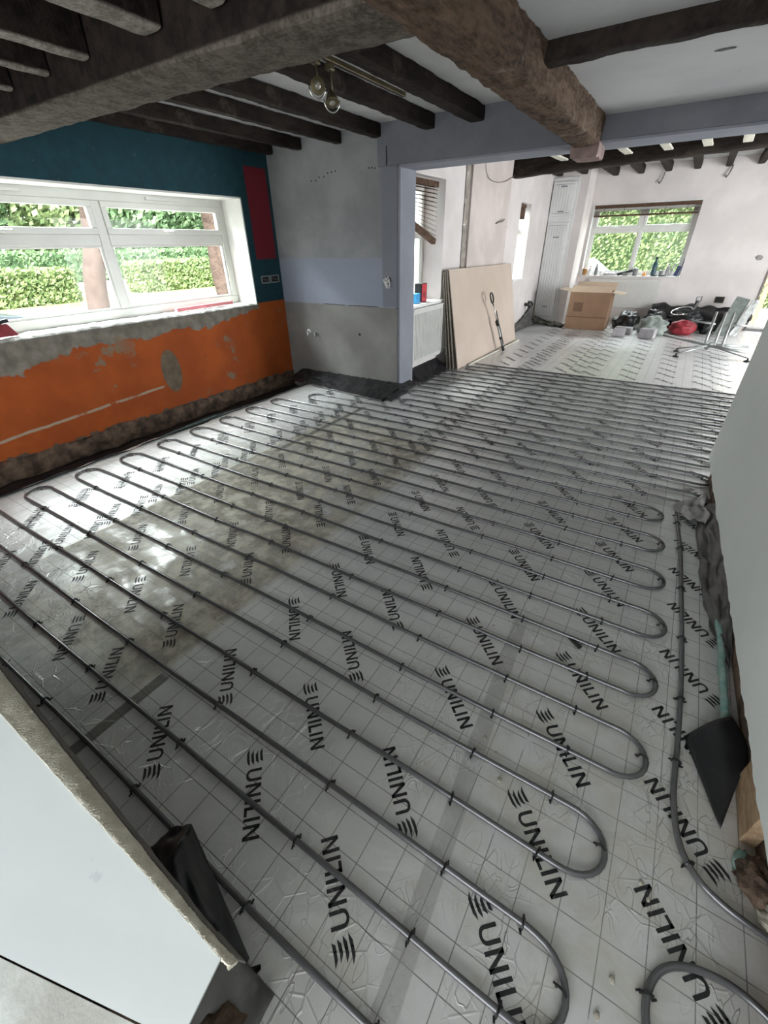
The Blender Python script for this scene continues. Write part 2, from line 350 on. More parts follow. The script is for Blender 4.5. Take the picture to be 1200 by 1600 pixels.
ORG = {}
def origin(o): return ORG.get(o, Vector((0, 0, 0)))
def build(name, mb, mat, parent=None, smooth=False, bevel=0, solid=0, world_origin=None, keep=False):
    me = bpy.data.meshes.new(name)
    if parent is not None: og = origin(parent)
    elif world_origin is not None: og = Vector(world_origin)
    elif keep: og = Vector((0, 0, 0))
    else:
        xs = [p[0] for p in mb.v]; ys = [p[1] for p in mb.v]; zs = [p[2] for p in mb.v]
        og = Vector(((min(xs) + max(xs)) / 2, (min(ys) + max(ys)) / 2, min(zs)))
    me.from_pydata([Vector(p) - og for p in mb.v], [], mb.f)
    mats = mat if isinstance(mat, (list, tuple)) else [mat]
    for m_ in mats: me.materials.append(M[m_] if isinstance(m_, str) else m_)
    if len(mats) > 1: me.polygons.foreach_set('material_index', mb.mi)
    bm = bmesh.new(); bm.from_mesh(me); bmesh.ops.recalc_face_normals(bm, faces=bm.faces); bm.to_mesh(me); bm.free()
    o = bpy.data.objects.new(name, me); COL.objects.link(o)
    if parent is not None: o.parent = parent; ORG[o] = og
    else: o.location = og; ORG[o] = og
    if smooth: me.shade_smooth()
    if solid:
        sm = o.modifiers.new('solid', 'SOLIDIFY'); sm.thickness = solid; sm.offset = 0
    if bevel:
        b = o.modifiers.new('bevel', 'BEVEL'); b.width = bevel; b.segments = 2; b.limit_method = 'ANGLE'
    return o
def tag(o, label, cat, group=None, kind=None):
    o['label'] = label; o['category'] = cat
    if group: o['group'] = group
    if kind: o['kind'] = kind
    return o
def thing(name, label, cat, loc, group=None):
    o = bpy.data.objects.new(name, None); COL.objects.link(o); o.location = loc; o.empty_display_size = .05
    ORG[o] = Vector(loc); return tag(o, label, cat, group)
def struct(name, mb, mat, parent=None, **k):
    o = build(name, mb, mat, parent, keep=True, **k)
    if parent is None: o['kind'] = 'structure'
    return o
def B(x0, x1, y0, y1, z0, z1): return MB().box(x0, x1, y0, y1, z0, z1)
def copy_tree(o, parent=None):
    c = o.copy(); COL.objects.link(c); c.parent = parent; ORG[c] = ORG.get(o, Vector())
    for ch in list(o.children): copy_tree(ch, c)
    return c

def rough_bar(p0, p1, w, h, amp=.008, sc=6, nseg=60, ncross=6, seed=0, warp=0, taper=None):
    """squared timber along p0->p1 (top centre line at p0/p1 + h/2), surface roughened"""
    p0, p1 = Vector(p0), Vector(p1); d = (p1 - p0).normalized(); sd = d.cross(Vector((0, 0, 1))).normalized(); up = sd.cross(d)
    ring = []
    for a, b in (((-1, -1), (1, -1)), ((1, -1), (1, 1)), ((1, 1), (-1, 1)), ((-1, 1), (-1, -1))):
        for k in range(ncross):
            t = k / ncross; ring.append((a[0] + (b[0] - a[0]) * t, a[1] + (b[1] - a[1]) * t))
    n = len(ring); vs = []; fs = []
    for i in range(nseg + 1):
        t = i / nseg; c = p0.lerp(p1, t) + up * warp * math.sin(t * PI) + sd * .3 * warp * math.sin(t * 5)
        for a, b in ring:
            r = max(abs(a), abs(b)); k = 1 - .06 * min(abs(a), abs(b)) ** 4
            ww = w * (taper(t) if taper else 1)
            q = c + sd * a * ww / 2 * k + up * b * h / 2 * k
            nn = noise.noise_vector(q * sc + Vector((seed * 5.1, 0, 0))) + noise.noise_vector(q * sc * 3.1) * .45
            if i in (0, nseg): nn = Vector((0, 0, 0))
            vs.append(q + nn * amp)
    for i in range(nseg):
        for k in range(n): fs.append((i * n + k, i * n + (k + 1) % n, (i + 1) * n + (k + 1) % n, (i + 1) * n + k))
    fs.append(tuple(range(n))[::-1]); fs.append(tuple(nseg * n + k for k in range(n)))
    return MB().add(vs, fs)

# ================================================================== STRUCTURE
def text_unit(mb, X, Y, ang, s=1.0):
    a = math.radians(ang); ux, uy = math.cos(a), math.sin(a); vx, vy = -uy, ux; z = .0011
    def P(u, v): u *= s; v *= s; return (X + ux * u + vx * v, Y + uy * u + vy * v, z)
    H = .050; w = .0092
    def poly(*pts): mb.add([P(*q) for q in pts], [tuple(range(len(pts)))])
    # mark: four leaning flame strokes beside each other
    for i in range(4):
        v0 = -.003 + i * .0148; k = (0, .006, .010, .003)[i]; e = (.056, .054, .050, .046)[i]
        poly((-.006 + k, v0 + .008), (.010 + k, v0), (.030, v0 + .001), (.030, v0 + .0095), (.012 + k, v0 + .0085))
        poly((.026, v0 + .001), (.040, v0 + .002), (e, v0 + .011), (.044, v0 + .0115), (.028, v0 + .0095))
    u = .066
    def I(u): poly((u, 0), (u + w, 0), (u + w, H), (u, H))
    def Ng(u):
        W_ = .040; I(u); I(u + W_ - w); poly((u, H), (u + w * 1.1, H), (u + W_, 0), (u + W_ - w * 1.1, 0)); return W_
    # U
    W_ = .040
    poly((u, .016), (u + w, .016), (u + w, H), (u, H)); poly((u + W_ - w, .016), (u + W_, .016), (u + W_, H), (u + W_ - w, H))
    cx = u + W_ / 2; ro = W_ / 2; ri = ro - w
    for k in range(8):
        t0 = PI + PI * k / 8; t1 = PI + PI * (k + 1) / 8; f = .85
        poly((cx + ro * math.cos(t0), .016 + ro * f * math.sin(t0)), (cx + ro * math.cos(t1), .016 + ro * f * math.sin(t1)), (cx + ri * math.cos(t1), .016 + ri * f * math.sin(t1)), (cx + ri * math.cos(t0), .016 + ri * f * math.sin(t0)))
    u += .0485; Ng(u); u += .0505; I(u); u += .0185
    I(u); poly((u, 0), (u + .027, 0), (u + .027, w), (u, w)); u += .0315
    I(u); u += .020; Ng(u)

fl = MB(); YS = [-2.7, 0, 2, 4.3, 6.3, 11.0]
# insulation layer: top sheet with a ragged left edge
pts = []
yy = -2.7
def left_edge(y): return -3.77 + .05 * noise.noise(Vector((0, y * 2.3, 0))) + .015 * noise.noise(Vector((3, y * 9, 0))) + (-.03 if y < 2 else 0)
while yy < 4.36: pts.append((left_edge(yy), yy, 0)); yy += .06
pts += [(-3.9, 4.40, 0), (-2.60, 4.42, 0), (-2.60, 4.80, 0), (-2.68, 4.82, 0), (-2.68, 11.0, 0), (3.4, 11.0, 0), (3.4, -2.7, 0)]
fl.add(pts + [(x, y, -.09) for x, y, z in pts], [tuple(range(len(pts)))] + [(i, (i + 1) % len(pts), (i + 1) % len(pts) + len(pts), i + len(pts)) for i in range(len(pts))])
fl.cur = 1
cols = [(-.046, -45, .15, -.3, 11), (-.236, 135, .197, -.3, .75), (-.46, -45, .135, .8, 11), (-.866, -45, .1, -.3, .8), (-.68, 135, .24, .8, 11), (-1.052, 135, .203, -.3, .75),
        (-1.268, -45, .115, .9, 11), (-1.49, 135, .25, -.3, .7), (-1.51, 135, .09, .9, 11), (-2.08, -45, .12, -.3, 11), (-2.317, 135, .266, -.3, 4.2), (-2.73, 135, .015, -.3, 11),
        (-2.90, -45, .03, .6, 4.2), (-3.146, 135, .01, -.3, 4.2), (-3.36, -45, .2, -.3, 4.0), (.556, 135, .241 - .315 * 0, -.3, 2.9), (.36, -45, .2, 2.95, 11), (.78, 135, .1, 3.4, 11), (1.15, -45, .22, 3.6, 11), (1.6, 135, .1, 3.6, 11), (-.86, 135, .3, 5.8, 11), (-1.7, -45, .05, 2.9, 11)]
for X, ang, off, y0, y1 in cols:
    n = int((y0 - off) / .315) - 1
    while True:
        Y = off + n * .315; n += 1
        if Y < y0: continue
        if Y > min(y1, 10.7): break
        if X < -2.6 and Y > 4.2: continue
        text_unit(fl, X + random.uniform(-.008, .008), Y + random.uniform(-.008, .008), ang + random.uniform(-2, 2))
floor = struct('floor', fl, ['foil', 'ink'])
floor['label'] = 'foil faced insulation boards printed UNILIN covering the floor'
struct('floor', MB().box(-4.7, 3.6, -3, 11.2, -.40, -.25), 'slab')

# left wall with window opening  Y 1.17..3.99   Z .905..1.955
lw = MB()
def wallX(mb, x0, x1, ys, zs, holes):
    for i in range(len(ys) - 1):
        for j in range(len(zs) - 1):
            if (i, j) in holes: continue
            mb.box(x0, x1, ys[i], ys[i + 1], zs[j], zs[j + 1])
def holewall(axis, c0, c1, a0, a1, z0, z1, holes):
    """wall slab with rectangular openings, built as clean strips"""
    mb = MB(); A = sorted(set([a0, a1] + [h[k] for h in holes for k in (0, 1)])); Z = sorted(set([z0, z1] + [h[k] for h in holes for k in (2, 3)]))
    for i in range(len(A) - 1):
        j = 0
        while j < len(Z) - 1:
            am = (A[i] + A[i + 1]) / 2
            def open_(jj): zm = (Z[jj] + Z[jj + 1]) / 2; return any(h[0] < am < h[1] and h[2] < zm < h[3] for h in holes)
            if open_(j): j += 1; continue
            k = j
            while k + 1 < len(Z) - 1 and not open_(k + 1): k += 1
            if axis == 'X': mb.box(c0, c1, A[i], A[i + 1], Z[j], Z[k + 1])
            else: mb.box(A[i], A[i + 1], c0, c1, Z[j], Z[k + 1])
            j = k + 1
    return mb
struct('wall_left', holewall('X', -4.75, -4.35, -2.9, 4.45, .02, 2.6, [(1.02, 3.99, .90, 1.955)]), 'left')
rb = MB()   # exposed footing under the orange paint
rb.sheet(lambda u, v: (-4.335 + .03 * noise.noise(Vector((1, u * 50, v * 4))) + .025 * noise.noise(Vector((9, u * 17, v * 2))), -2.8 + 7.24 * u, -.30 + v * (.335 + .04 * noise.noise(Vector((5, u * 22, 0))))), 260, 10)
rb.box(-4.75, -4.39, -2.8, 4.44, -.3, .015)
struct('baseboard_left', rb, 'rubble', smooth=False)
# ragged sill
sl = MB().box(-4.66, -4.36, 1.02, 3.99, .86, .915)
def sillf(u, v): 
    y = 1.02 + 2.97 * u; x = -4.64 + .295 * v + (.012 * noise.noise(Vector((0, y * 14, 0))) if v > .9 else 0)
    return (x, y, .920 + .010 * noise.noise(Vector((x * 15, y * 15, 1))) + .006 * noise.noise(Vector((x * 50, y * 50, 1))) - (.012 if v > .97 else 0))
sl.sheet(sillf, 200, 20)
struct('trim_1', sl, 'sill')['label'] = 'rough plaster window sill of the left window'
rv = MB().box(-4.66, -4.353, 3.975, 3.9905, .915, 1.953); rv.box(-4.66, -4.353, 1.02, 3.99, 1.94, 1.9545)
struct('trim_2', rv, 'reveal')

# grey chimney side wall + jamb
struct('wall_front', MB().box(-4.75, -2.655, 4.45, 4.77, -.3, 2.6), 'grey')
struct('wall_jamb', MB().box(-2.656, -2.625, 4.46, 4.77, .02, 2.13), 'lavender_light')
# rough edge where plaster meets jamb foot
# lintel beam (painted) over the wide opening
li = MB().box(-2.86, 3.4, 4.42, 4.77, 2.135, 2.60)
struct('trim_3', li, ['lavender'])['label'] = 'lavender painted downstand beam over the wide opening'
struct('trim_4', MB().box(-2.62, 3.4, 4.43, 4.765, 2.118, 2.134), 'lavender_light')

# ceilings
struct('ceiling', MB().box(-4.75, -.95, 1.75, 4.45, 2.45, 2.6), 'ceiling'); struct('ceiling', MB().box(-4.75, -.95, -2.9, 1.75, 2.46, 2.6), 'fardark')
struct('ceiling', MB().box(-.94, 3.4, -2.9, 4.415, 2.275, 2.6), 'ceiling_r')
struct('ceiling', MB().box(-3.05, 3.6, 4.77, 8.1, 2.60, 2.8), 'fardark')
struct('roof_sun_block', MB().box(-4.85, 3.7, -3.0, 4.8, 2.81, 2.95), 'slab'); struct('roof_sun_block', MB().box(-3.15, 3.7, 4.8, 11.4, 2.81, 2.95), 'slab')  # unseen slabs added above the ceilings to stop sun leaking in
struct('ceiling', MB().box(-3.05, 3.6, 8.1, 11.3, 2.66, 2.8), 'ceiling')
# far room walls
struct('wall_left', holewall('X', -3.05, -2.70, 4.77, 11.0, -.3, 2.75, [(4.86, 5.63, .875, 2.12), (8.54, 9.12, .92, 2.05)]), 'farwall')
struct('wall_back', holewall('Y', 11.0, 11.3, -3.05, 3.6, -.3, 2.75, [(-2.0, -.19, .865, 2.085), (1.15, 2.05, .04, 2.05)]), 'farwall')
struct('wall_right', holewall('X', 3.4, 3.6, -2.9, 11.3, -.3, 2.75, [(5.9, 8.5, .05, 2.15)]), 'farwall')
struct('wall_rear', holewall('Y', -2.9, -2.7, -4.75, 3.4, -.3, 2.75, [(-1.9, .7, .05, 2.3)]), 'farwall')
# bulkhead of the corner cupboard
struct('trim_5', holewall('Y', 10.35, 10.99, -2.70, -2.06, -.05, 2.655, []), 'farwall')['label'] = 'boxed corner bulkhead holding the tall white cupboard'
# plaster breast panel between the far windows
pb = MB(); pb.sheet(lambda u, v: (-2.665 + .004 * noise.noise(Vector((0, u * 9, v * 12))), 6.33 + 1.5 * u, 1.0 + 1.62 * v), 20, 20); pb.box(-2.70, -2.668, 6.33, 7.83, .0, 2.60)
struct('trim_6', pb, 'breast')['label'] = 'bare pinkish plaster panel between side window and narrow window'
sc = MB(); sc.sheet(lambda u, v: (-2.690 + .02 * noise.noise(Vector((2, u * 3, v * 30))), 6.18 + .14 * u + .02 * noise.noise(Vector((0, u, v * 14))), .6 + 2.0 * v), 4, 60)
sc.sheet(lambda u, v: (-2.690 + .02 * noise.noise(Vector((4, u * 3, v * 30))), 7.83 + .06 * u + .012 * noise.noise(Vector((7, u, v * 14))), .6 + 2.0 * v), 4, 60)
struct('trim_7', sc, 'scar')['label'] = 'raw vertical plaster scars beside the pinkish panel'

# near right pale wall: rotated a little, broken lower edge
def nwx(y): return .472 + (3.45 - y) * .038
nw = MB()
def nf(u, v):
    y = 3.62 - 6.3 * u; x = nwx(y); z0 = .155 + .02 * noise.noise(Vector((0, y * 6, 0))) + .014 * noise.noise(Vector((5, y * 19, 0)))
    if y < .95: z0 += .03 + .02 * noise.noise(Vector((5, y * 9, 0)))
    return (x + .004 * noise.noise(Vector((2, y * 4, v * 6))), y, z0 + (2.28 - z0) * v)
nw.sheet(nf, 260, 24)
nw.prism([(nwx(3.62), 3.62, .16), (nwx(-2.7), -2.7, .16), (nwx(-2.7) + .3, -2.7, .16), (nwx(3.62) + .3, 3.62, .16)], (0, 0, 2.11))
o = struct('wall_right', nw, 'nearwall', smooth=False)
# rough timber stud/rubble foot beneath it
ft = MB().prism([(nwx(3.6) + .045, 3.58, -.1), (nwx(-2.7) + .05, -2.7, -.1), (nwx(-2.7) + .28, -2.7, -.1), (nwx(3.6) + .28, 3.58, -.1)], (0, 0, .26))
struct('baseboard_right', ft, 'rubble')

# ================================================================== TIMBERS
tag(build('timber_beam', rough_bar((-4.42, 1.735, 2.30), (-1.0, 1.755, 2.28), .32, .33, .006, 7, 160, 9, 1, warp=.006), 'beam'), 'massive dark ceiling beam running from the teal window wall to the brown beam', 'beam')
tag(build('timber_beam', rough_bar((-.95, -2.7, 2.30), (-.95, 4.50, 2.30), .20, .40, .0095, 15, 520, 16, 2, warp=0), 'brown', smooth=False), 'wide rough hairy brown beam hanging under the ceiling towards the opening', 'beam')
tag(build('post_stub', rough_bar((-.95, 4.36, 2.085), (-.95, 4.62, 2.085), .20, .10, .010, 12, 16, 5, 3), simple('pinkish_sawn_timber', (0.27, 0.19, 0.17), .8), smooth=False), 'pinkish sawn timber pad under the end of the brown beam', 'timber block')
tag(build('iron_strap', rough_bar((-.84, 4.36, 2.06), (-.84, 4.36, 2.30), .05, .05, .006, 20, 12, 4, 5), 'brown'), 'short upright brown batten at the end of the hairy brown beam', 'batten')
tag(build('timber_beam', rough_bar((-.88, 2.81, 2.245), (2.2, 2.80, 2.25), .10, .09, .007, 7, 110, 5, 4), 'dark', smooth=False), 'short black joist crossing the textured white ceiling right of the brown beam', 'joist')
tag(build('timber_beam', rough_bar((-2.72, 8.0, 2.44), (3.3, 8.0, 2.62), .22, .25, .012, 4, 90, 5, 6), 'fardark', smooth=True), 'long dark sagging beam across the far room ceiling', 'beam')
jl = [(-1.87, .13, 'nearest the brown beam'), (-2.31, .105, 'second from the brown beam'), (-2.87, .10, 'third from the brown beam'), (-3.34, .085, 'fourth from the brown beam'), (-3.86, .08, 'fifth from the brown beam'), (-4.28, .09, 'lying against the teal wall')]
for i, (X, w, s) in enumerate(jl):
    tag(build('ceiling_joist', rough_bar((X, 1.95, 2.40), (X + .005, 4.44, 2.40), w, .10, .006, 8, 70, 4, 10 + i), 'dark', smooth=False), 'dark ceiling joist beyond the massive beam, ' + s, 'joist', 'dark joists beyond the massive beam')
for i, (X, w, s) in enumerate([(-1.68, .10, 'nearest the brown beam'), (-2.07, .14, 'second from the brown beam'), (-2.57, .07, 'third from the brown beam'), (-2.93, .055, 'fourth from the brown beam'), (-3.33, .06, 'fifth from the brown beam'), (-3.72, .07, 'sixth from the brown beam')]):
    tag(build('ceiling_joist', rough_bar((X, -1.5, 2.33), (X, 1.57, 2.33), w, .22, .004, 8, 90, 5, 30 + i), 'pale_under'), 'pale-bottomed joist this side of the massive beam, ' + s, 'joist', 'dark joists this side of the massive beam')
tag(build('ceiling_scuff', MB().blob((-.16, 3.38, 2.274), (.045, .018, .003), .4, 3, 3, 77), simple('ceiling_scuff_grey', (0.14, 0.135, 0.13), .9)), 'small dark scuff on the textured white ceiling beyond the black joist', 'mark')
# far ceiling joists
for i, X in enumerate([-2.60, -2.16, -1.73, -1.30, -.86, -.42, .03, .47, .92]):
    tag(build('ceiling_joist', rough_bar((X, 8.10, 2.59), (X, 10.98, 2.59), .10, .13, .005, 8, 20, 3, 50 + i), 'fardark'), 'dark joist end showing above the far off-white wall, number %s from the cupboard corner' % ['one', 'two', 'three', 'four', 'five', 'six', 'seven', 'eight', 'nine'][i], 'joist', 'joist ends above the far wall')
for i, (X, s) in enumerate([(-1.97, 'furthest left, above the cupboard'), (-1.16, 'just right of the brown beam end'), (-.70, 'second right of the brown beam end'), (-.28, 'third right of the brown beam end'), (.11, 'nearest the right picture edge')]):
    tag(build('ceiling_lath', rough_bar((X, 7.22, 2.455), (X + .02, 7.86, 2.46), .10, .02, .004, 14, 10, 3, 70 + i), simple('pale_lath_%d' % i, (0.62, 0.60, 0.50), .8)), 'pale plaster strip between dark far joists, ' + s, 'lath', 'pale strips of the far ceiling')

# ================================================================== WINDOWS
def window_unit(name, axis, c, a0, a1, z0, z1, mull, trans, d=.07, fr=.07, handles=True, vents=True, split=True):
    """white framed window; axis X: plane x=c, a=y ; axis Y: plane y=c, a=x. d>0 outward"""
    sgn = -1 if axis == 'X' else 1
    def bx(mb, a, b, za, zb, t0, t1):
        p, q = sorted((c + sgn * t0, c + sgn * t1))
        if axis == 'X': mb.box(p, q, a, b, za, zb)
        else: mb.box(a, b, p, q, za, zb)
    f = MB(); bx(f, a0, a1, z0, z0 + fr, 0, d); bx(f, a0, a1, z1 - fr * .9, z1, 0, d); bx(f, a0, a0 + fr, z0 + fr, z1 - fr * .9, 0, d); bx(f, a1 - fr, a1, z0 + fr, z1 - fr * .9, 0, d)
    for mu in mull: bx(f, mu - fr / 2, mu + fr / 2, z0 + fr, z1 - fr * .9, .0, d)
    if trans: 
        ee = [a0 + fr] + [q for mu in mull for q in (mu - fr / 2, mu + fr / 2)] + [a1 - fr]
        for k in range(0, len(ee), 2): bx(f, ee[k], ee[k + 1], trans - fr / 2, trans + fr / 2, .002, d)
    root = build(name, f, 'pvc', keep=True, bevel=.006); root['kind'] = 'structure'
    xs = [a0 + fr] + [q for mu in mull for q in (mu - fr / 2, mu + fr / 2)] + [a1 - fr]
    for k in range(0, len(xs), 2):
        A, Bq = xs[k], xs[k + 1]
        rows = [(z0 + fr, trans - fr / 2, False), (trans + fr / 2, z1 - fr * .9, True)] if trans else [(z0 + fr, z1 - fr * .9, False)]
        for za, zb, sash in rows:
            gl = MB(); e = .001
            if sash:
                s_ = MB(); w = .048
                bx(s_, A, Bq, za, za + w, -.016, .03); bx(s_, A, Bq, zb - w, zb, -.016, .03); bx(s_, A, A + w, za + w, zb - w, -.016, .03); bx(s_, Bq - w, Bq, za + w, zb - w, -.016, .03)
                so = build('sash', s_, 'pvc', root, bevel=.005)
                bx(gl, A + w - .004, Bq - w + .004, za + w - .004, zb - w + .004, .008, .014); build('pane', gl, 'glass', so)
                if handles:
                    h = MB(); m_ = (A + Bq) / 2; bx(h, m_ - .03, m_ + .03, za + .012, za + .034, -.03, -.016); bx(h, m_ - .09, m_ + .02, za + .016, za + .030, -.042, -.030); build('handle', h, 'pvc', so, bevel=.004)
            else:
                b_ = MB(); w = .02
                bx(b_, A, Bq, za, za + w, .012, .03); bx(b_, A, Bq, zb - w, zb, .012, .03); bx(b_, A, A + w, za + w, zb - w, .012, .03); bx(b_, Bq - w, Bq, za + w, zb - w, .012, .03)
                bd = build('glazing_bead', b_, 'pvc', root, bevel=.004)
                bx(gl, A + .002, Bq - .002, za + .002, zb - .002, .031, .037); build('pane', gl, 'glass', root)
        if vents and split:
            v_ = MB(); m_ = (A + Bq) / 2; bx(v_, m_ - .19, m_ + .19, z1 - .048, z1 - .022, -.014, 0); build('trickle_vent', v_, 'pvc', root, bevel=.003)
    return root
w1 = window_unit('window_1', 'X', -4.65, 1.02, 3.975, .915, 1.945, [2.55], 1.575, .07, .085)
w2 = window_unit('window_2', 'Y', 11.14, -2.0, -.19, .875, 2.085, [-1.09], 1.66, .06, .06, vents=False)
w3 = window_unit('window_3', 'X', -2.97, 4.86, 5.63, .875, 2.12, [], 1.6, .06, .06, vents=False)
w4 = window_unit('window_4', 'X', -2.97, 8.54, 9.12, .92, 2.05, [], 1.7, .06, .05, vents=False, handles=False)
struct('trim_8', MB().box(-1.98, -.21, 10.95, 11.13, .862, .876), 'white')
struct('trim_9', MB().box(-2.96, -2.665, 4.80, 5.68, .845, .874), 'white')
struct('trim_10', MB().box(-2.96, -2.67, 8.5, 9.16, .895, .919), 'white')
# white line around the far window reveal
far_t = MB(); far_t.box(-2.012, -1.996, 10.985, 11.1, .865, 2.09); far_t.box(-2.012, -.18, 10.985, 11.1, 2.08, 2.094)
struct('trim_11', far_t, 'white')
struct('trim_12', MB().box(1.13, 2.07, 10.96, 11.28, -.02, .045), simple('grey_threshold', (0.22, 0.22, 0.21), .5))['label'] = 'grey threshold of the far doorway'
# open outside door frame
df = MB().box(1.135, 1.155, 10.97, 11.3, .045, 2.07); df.box(2.045, 2.07, 10.97, 11.3, .045, 2.07); df.box(1.155, 2.045, 10.97, 11.3, 2.045, 2.07)
struct('door_1', df, simple('door_lining', (0.30, 0.26, 0.22), .6))

# ================================================================== BLINDS
def slat_blind(label, x, y0, y1, ztop, n, dz, droop):
    t = thing('venetian_blind', label, 'blind', (x, (y0 + y1) / 2, ztop))
    build('headrail', MB().box(x - .03, x + .03, y0, y1, ztop - .055, ztop), 'blind', t, bevel=.003)
    for k in range(n):
        za = ztop - .075 - dz * k; q = (k / n) ** 1.5 * droop
        m_ = MB(); m_.bar((x, y0, za + q * .25), (x, y1 - .01, za - q * .75), .05, .004, (.35, 0, 1)); build('slat', m_, 'blind', t)
    m_ = MB(); zb = ztop - .09 - dz * n; m_.bar((x, y0, zb + droop * .4 + .02), (x, y1 - .02, zb - droop * .75), .055, .06); build('bottom_rail', m_, 'blind', t, bevel=.004)
    m_ = MB()
    for yy in (y0 + .12, y1 - .08): build('lift_cord', MB().tube([(x + .03, yy, ztop - .03), (x + .03, yy, zb)], .0015, 5), 'white', t)
    return t
slat_blind('crooked brown wooden blind with sloping bottom rail at the side window', -2.78, 4.87, 5.55, 2.10, 11, .034, .16)
bt = thing('venetian_blind', 'brown wooden blind drawn up across the top of the far window', 'blind', (-1.1, 11.04, 2.08))
build('headrail', MB().box(-1.985, -.205, 11.01, 11.06, 2.02, 2.075), 'blind', bt, bevel=.003)
for k in range(5): build('slat', MB().box(-1.98, -.21, 11.01, 11.06, 1.975 - k * .012, 1.978 - k * .012), 'blind', bt)
build('bottom_rail', MB().box(-1.98, -.21, 11.01, 11.06, 1.885, 1.915), 'blind', bt, bevel=.003)
cb = MB()
for xx in (-1.8, -1.45, -.75, -.4): build('lift_cord', MB().tube([(xx, 11.005, 2.02), (xx, 11.005, 1.89)], .004, 5), 'blind', bt)
nb = thing('roller_blind', 'small brown blind stub at the top of the narrow window', 'blind', (-2.78, 8.8, 2.0))
build('headrail', MB().box(-2.82, -2.75, 8.56, 9.0, 1.99, 2.04), 'blind', nb, bevel=.003); build('slat_stack', MB().box(-2.81, -2.76, 8.56, 9.0, 1.83, 1.985), 'blind', nb, bevel=.004)
nbc = MB(); nbc.tube([(-2.74, 8.98, 1.83), (-2.73, 9.0, 1.2), (-2.72, 8.99, .86)], .002, 5); build('cord', nbc, 'cable', nb)
nbt = MB(); nbt.lathe((-2.72, 8.99, .80), [(.006, 0), (.014, .02), (.012, .05), (.004, .07)], 10); build('cord_weight', nbt, 'black', nb)

# ================================================================== CUPBOARD IN THE CORNER
cp = thing('tall_cupboard', 'tall white boarded corner cupboard with small upper door and long lower door', 'cupboard', (-2.49, 10.33, .05))
build('frame', MB().box(-2.69, -2.25, 10.318, 10.349, .05, 2.50), 'white', cp)
def pdoor(z0, z1, name, label):
    d = MB().box(-2.67, -2.285, 10.285, 10.316, z0, z1); o = build(name, d, 'white', cp, bevel=.004)
    g_ = MB()
    for k in range(6): g_.box(-2.63 + k * .052, -2.627 + k * .052, 10.2825, 10.2848, z0 + .06, z1 - .06)
    for e in (z0 + .045, z1 - .05): g_.box(-2.64, -2.315, 10.281, 10.2848, e, e + .008)
    build('groove', g_, simple('shadow_groove', (0.40, 0.41, 0.42), .8), o)
    for zz in ((z0 + z1) / 2 - (z1 - z0) * .36, (z0 + z1) / 2 + (z1 - z0) * .36):
        build('vent_slot', MB().box(-2.53, -2.42, 10.2805, 10.2845, zz - .01, zz + .01), simple('slot_grey', (0.25, 0.26, 0.27), .8), o)
    return o
pdoor(1.90, 2.44, 'door', None); pdoor(.08, 1.80, 'door', None)
struct('trim_13', MB().box(-2.245, -2.215, 10.335, 10.3495, 0, 2.5), 'white')

# ================================================================== RADIATORS
def radiator(label, axis, c, a0, a1, z0, z1, nflute):
    if axis == 'X': loc = (c, (a0 + a1) / 2, z0)
    else: loc = ((a0 + a1) / 2, c, z0)
    t = thing('radiator', label, 'radiator', loc)
    def bx(mb, a, b, za, zb, t0, t1):
        if axis == 'X': mb.box(c + t0, c + t1, a, b, za, zb)
        else: mb.box(a, b, c - t1, c - t0, za, zb)
    p = MB(); bx(p, a0, a1, z0, z1 - .012, .0, .05); po = build('panel', p, 'rad', t, bevel=.004)
    f = MB(); w = (a1 - a0 - .06) / nflute
    for k in range(nflute): bx(f, a0 + .03 + w * k + w * .2, a0 + .03 + w * k + w * .75, z0 + .05, z1 - .05, .050, .057)
    build('flutes', f, 'rad', t, bevel=.002)
    g_ = MB(); bx(g_, a0 - .004, a1 + .004, z1 - .012, z1 + .004, -.004, .06)
    build('top_grille', g_, 'rad', t, bevel=.002)
    b = MB(); bx(b, a0 + .15, a0 + .19, z0 + .1, z1 - .1, -.011, -.001); build('bracket', b, 'steel', t); b = MB(); bx(b, a1 - .19, a1 - .15, z0 + .1, z1 - .1, -.011, -.001); build('bracket', b, 'steel', t)
    v = MB(); 
    q = a1 + .02
    if axis == 'X': v.tube([(c + .02, q, z0 + .05), (c + .02, q, z0 - .06)], .009, 8); v.lathe((c + .02, q, z0 + .04), [(.016, 0), (.018, .04), (.01, .05)], 10)
    else: v.tube([(q, c - .02, z0 + .05), (q, c - .02, z0 - .08)], .009, 8); v.lathe((q, c - .02, z0 + .04), [(.016, 0), (.018, .04), (.01, .05)], 10)
    build('valve', v, 'rad', t)
    return t
radiator('white panel radiator under the side window behind the lavender jamb', 'X', -2.688, 4.80, 5.80, .21, .835, 26)
radiator('white ribbed radiator under the far window behind the cardboard box', 'Y', 10.985, -1.80, -.47, .30, .815, 34)

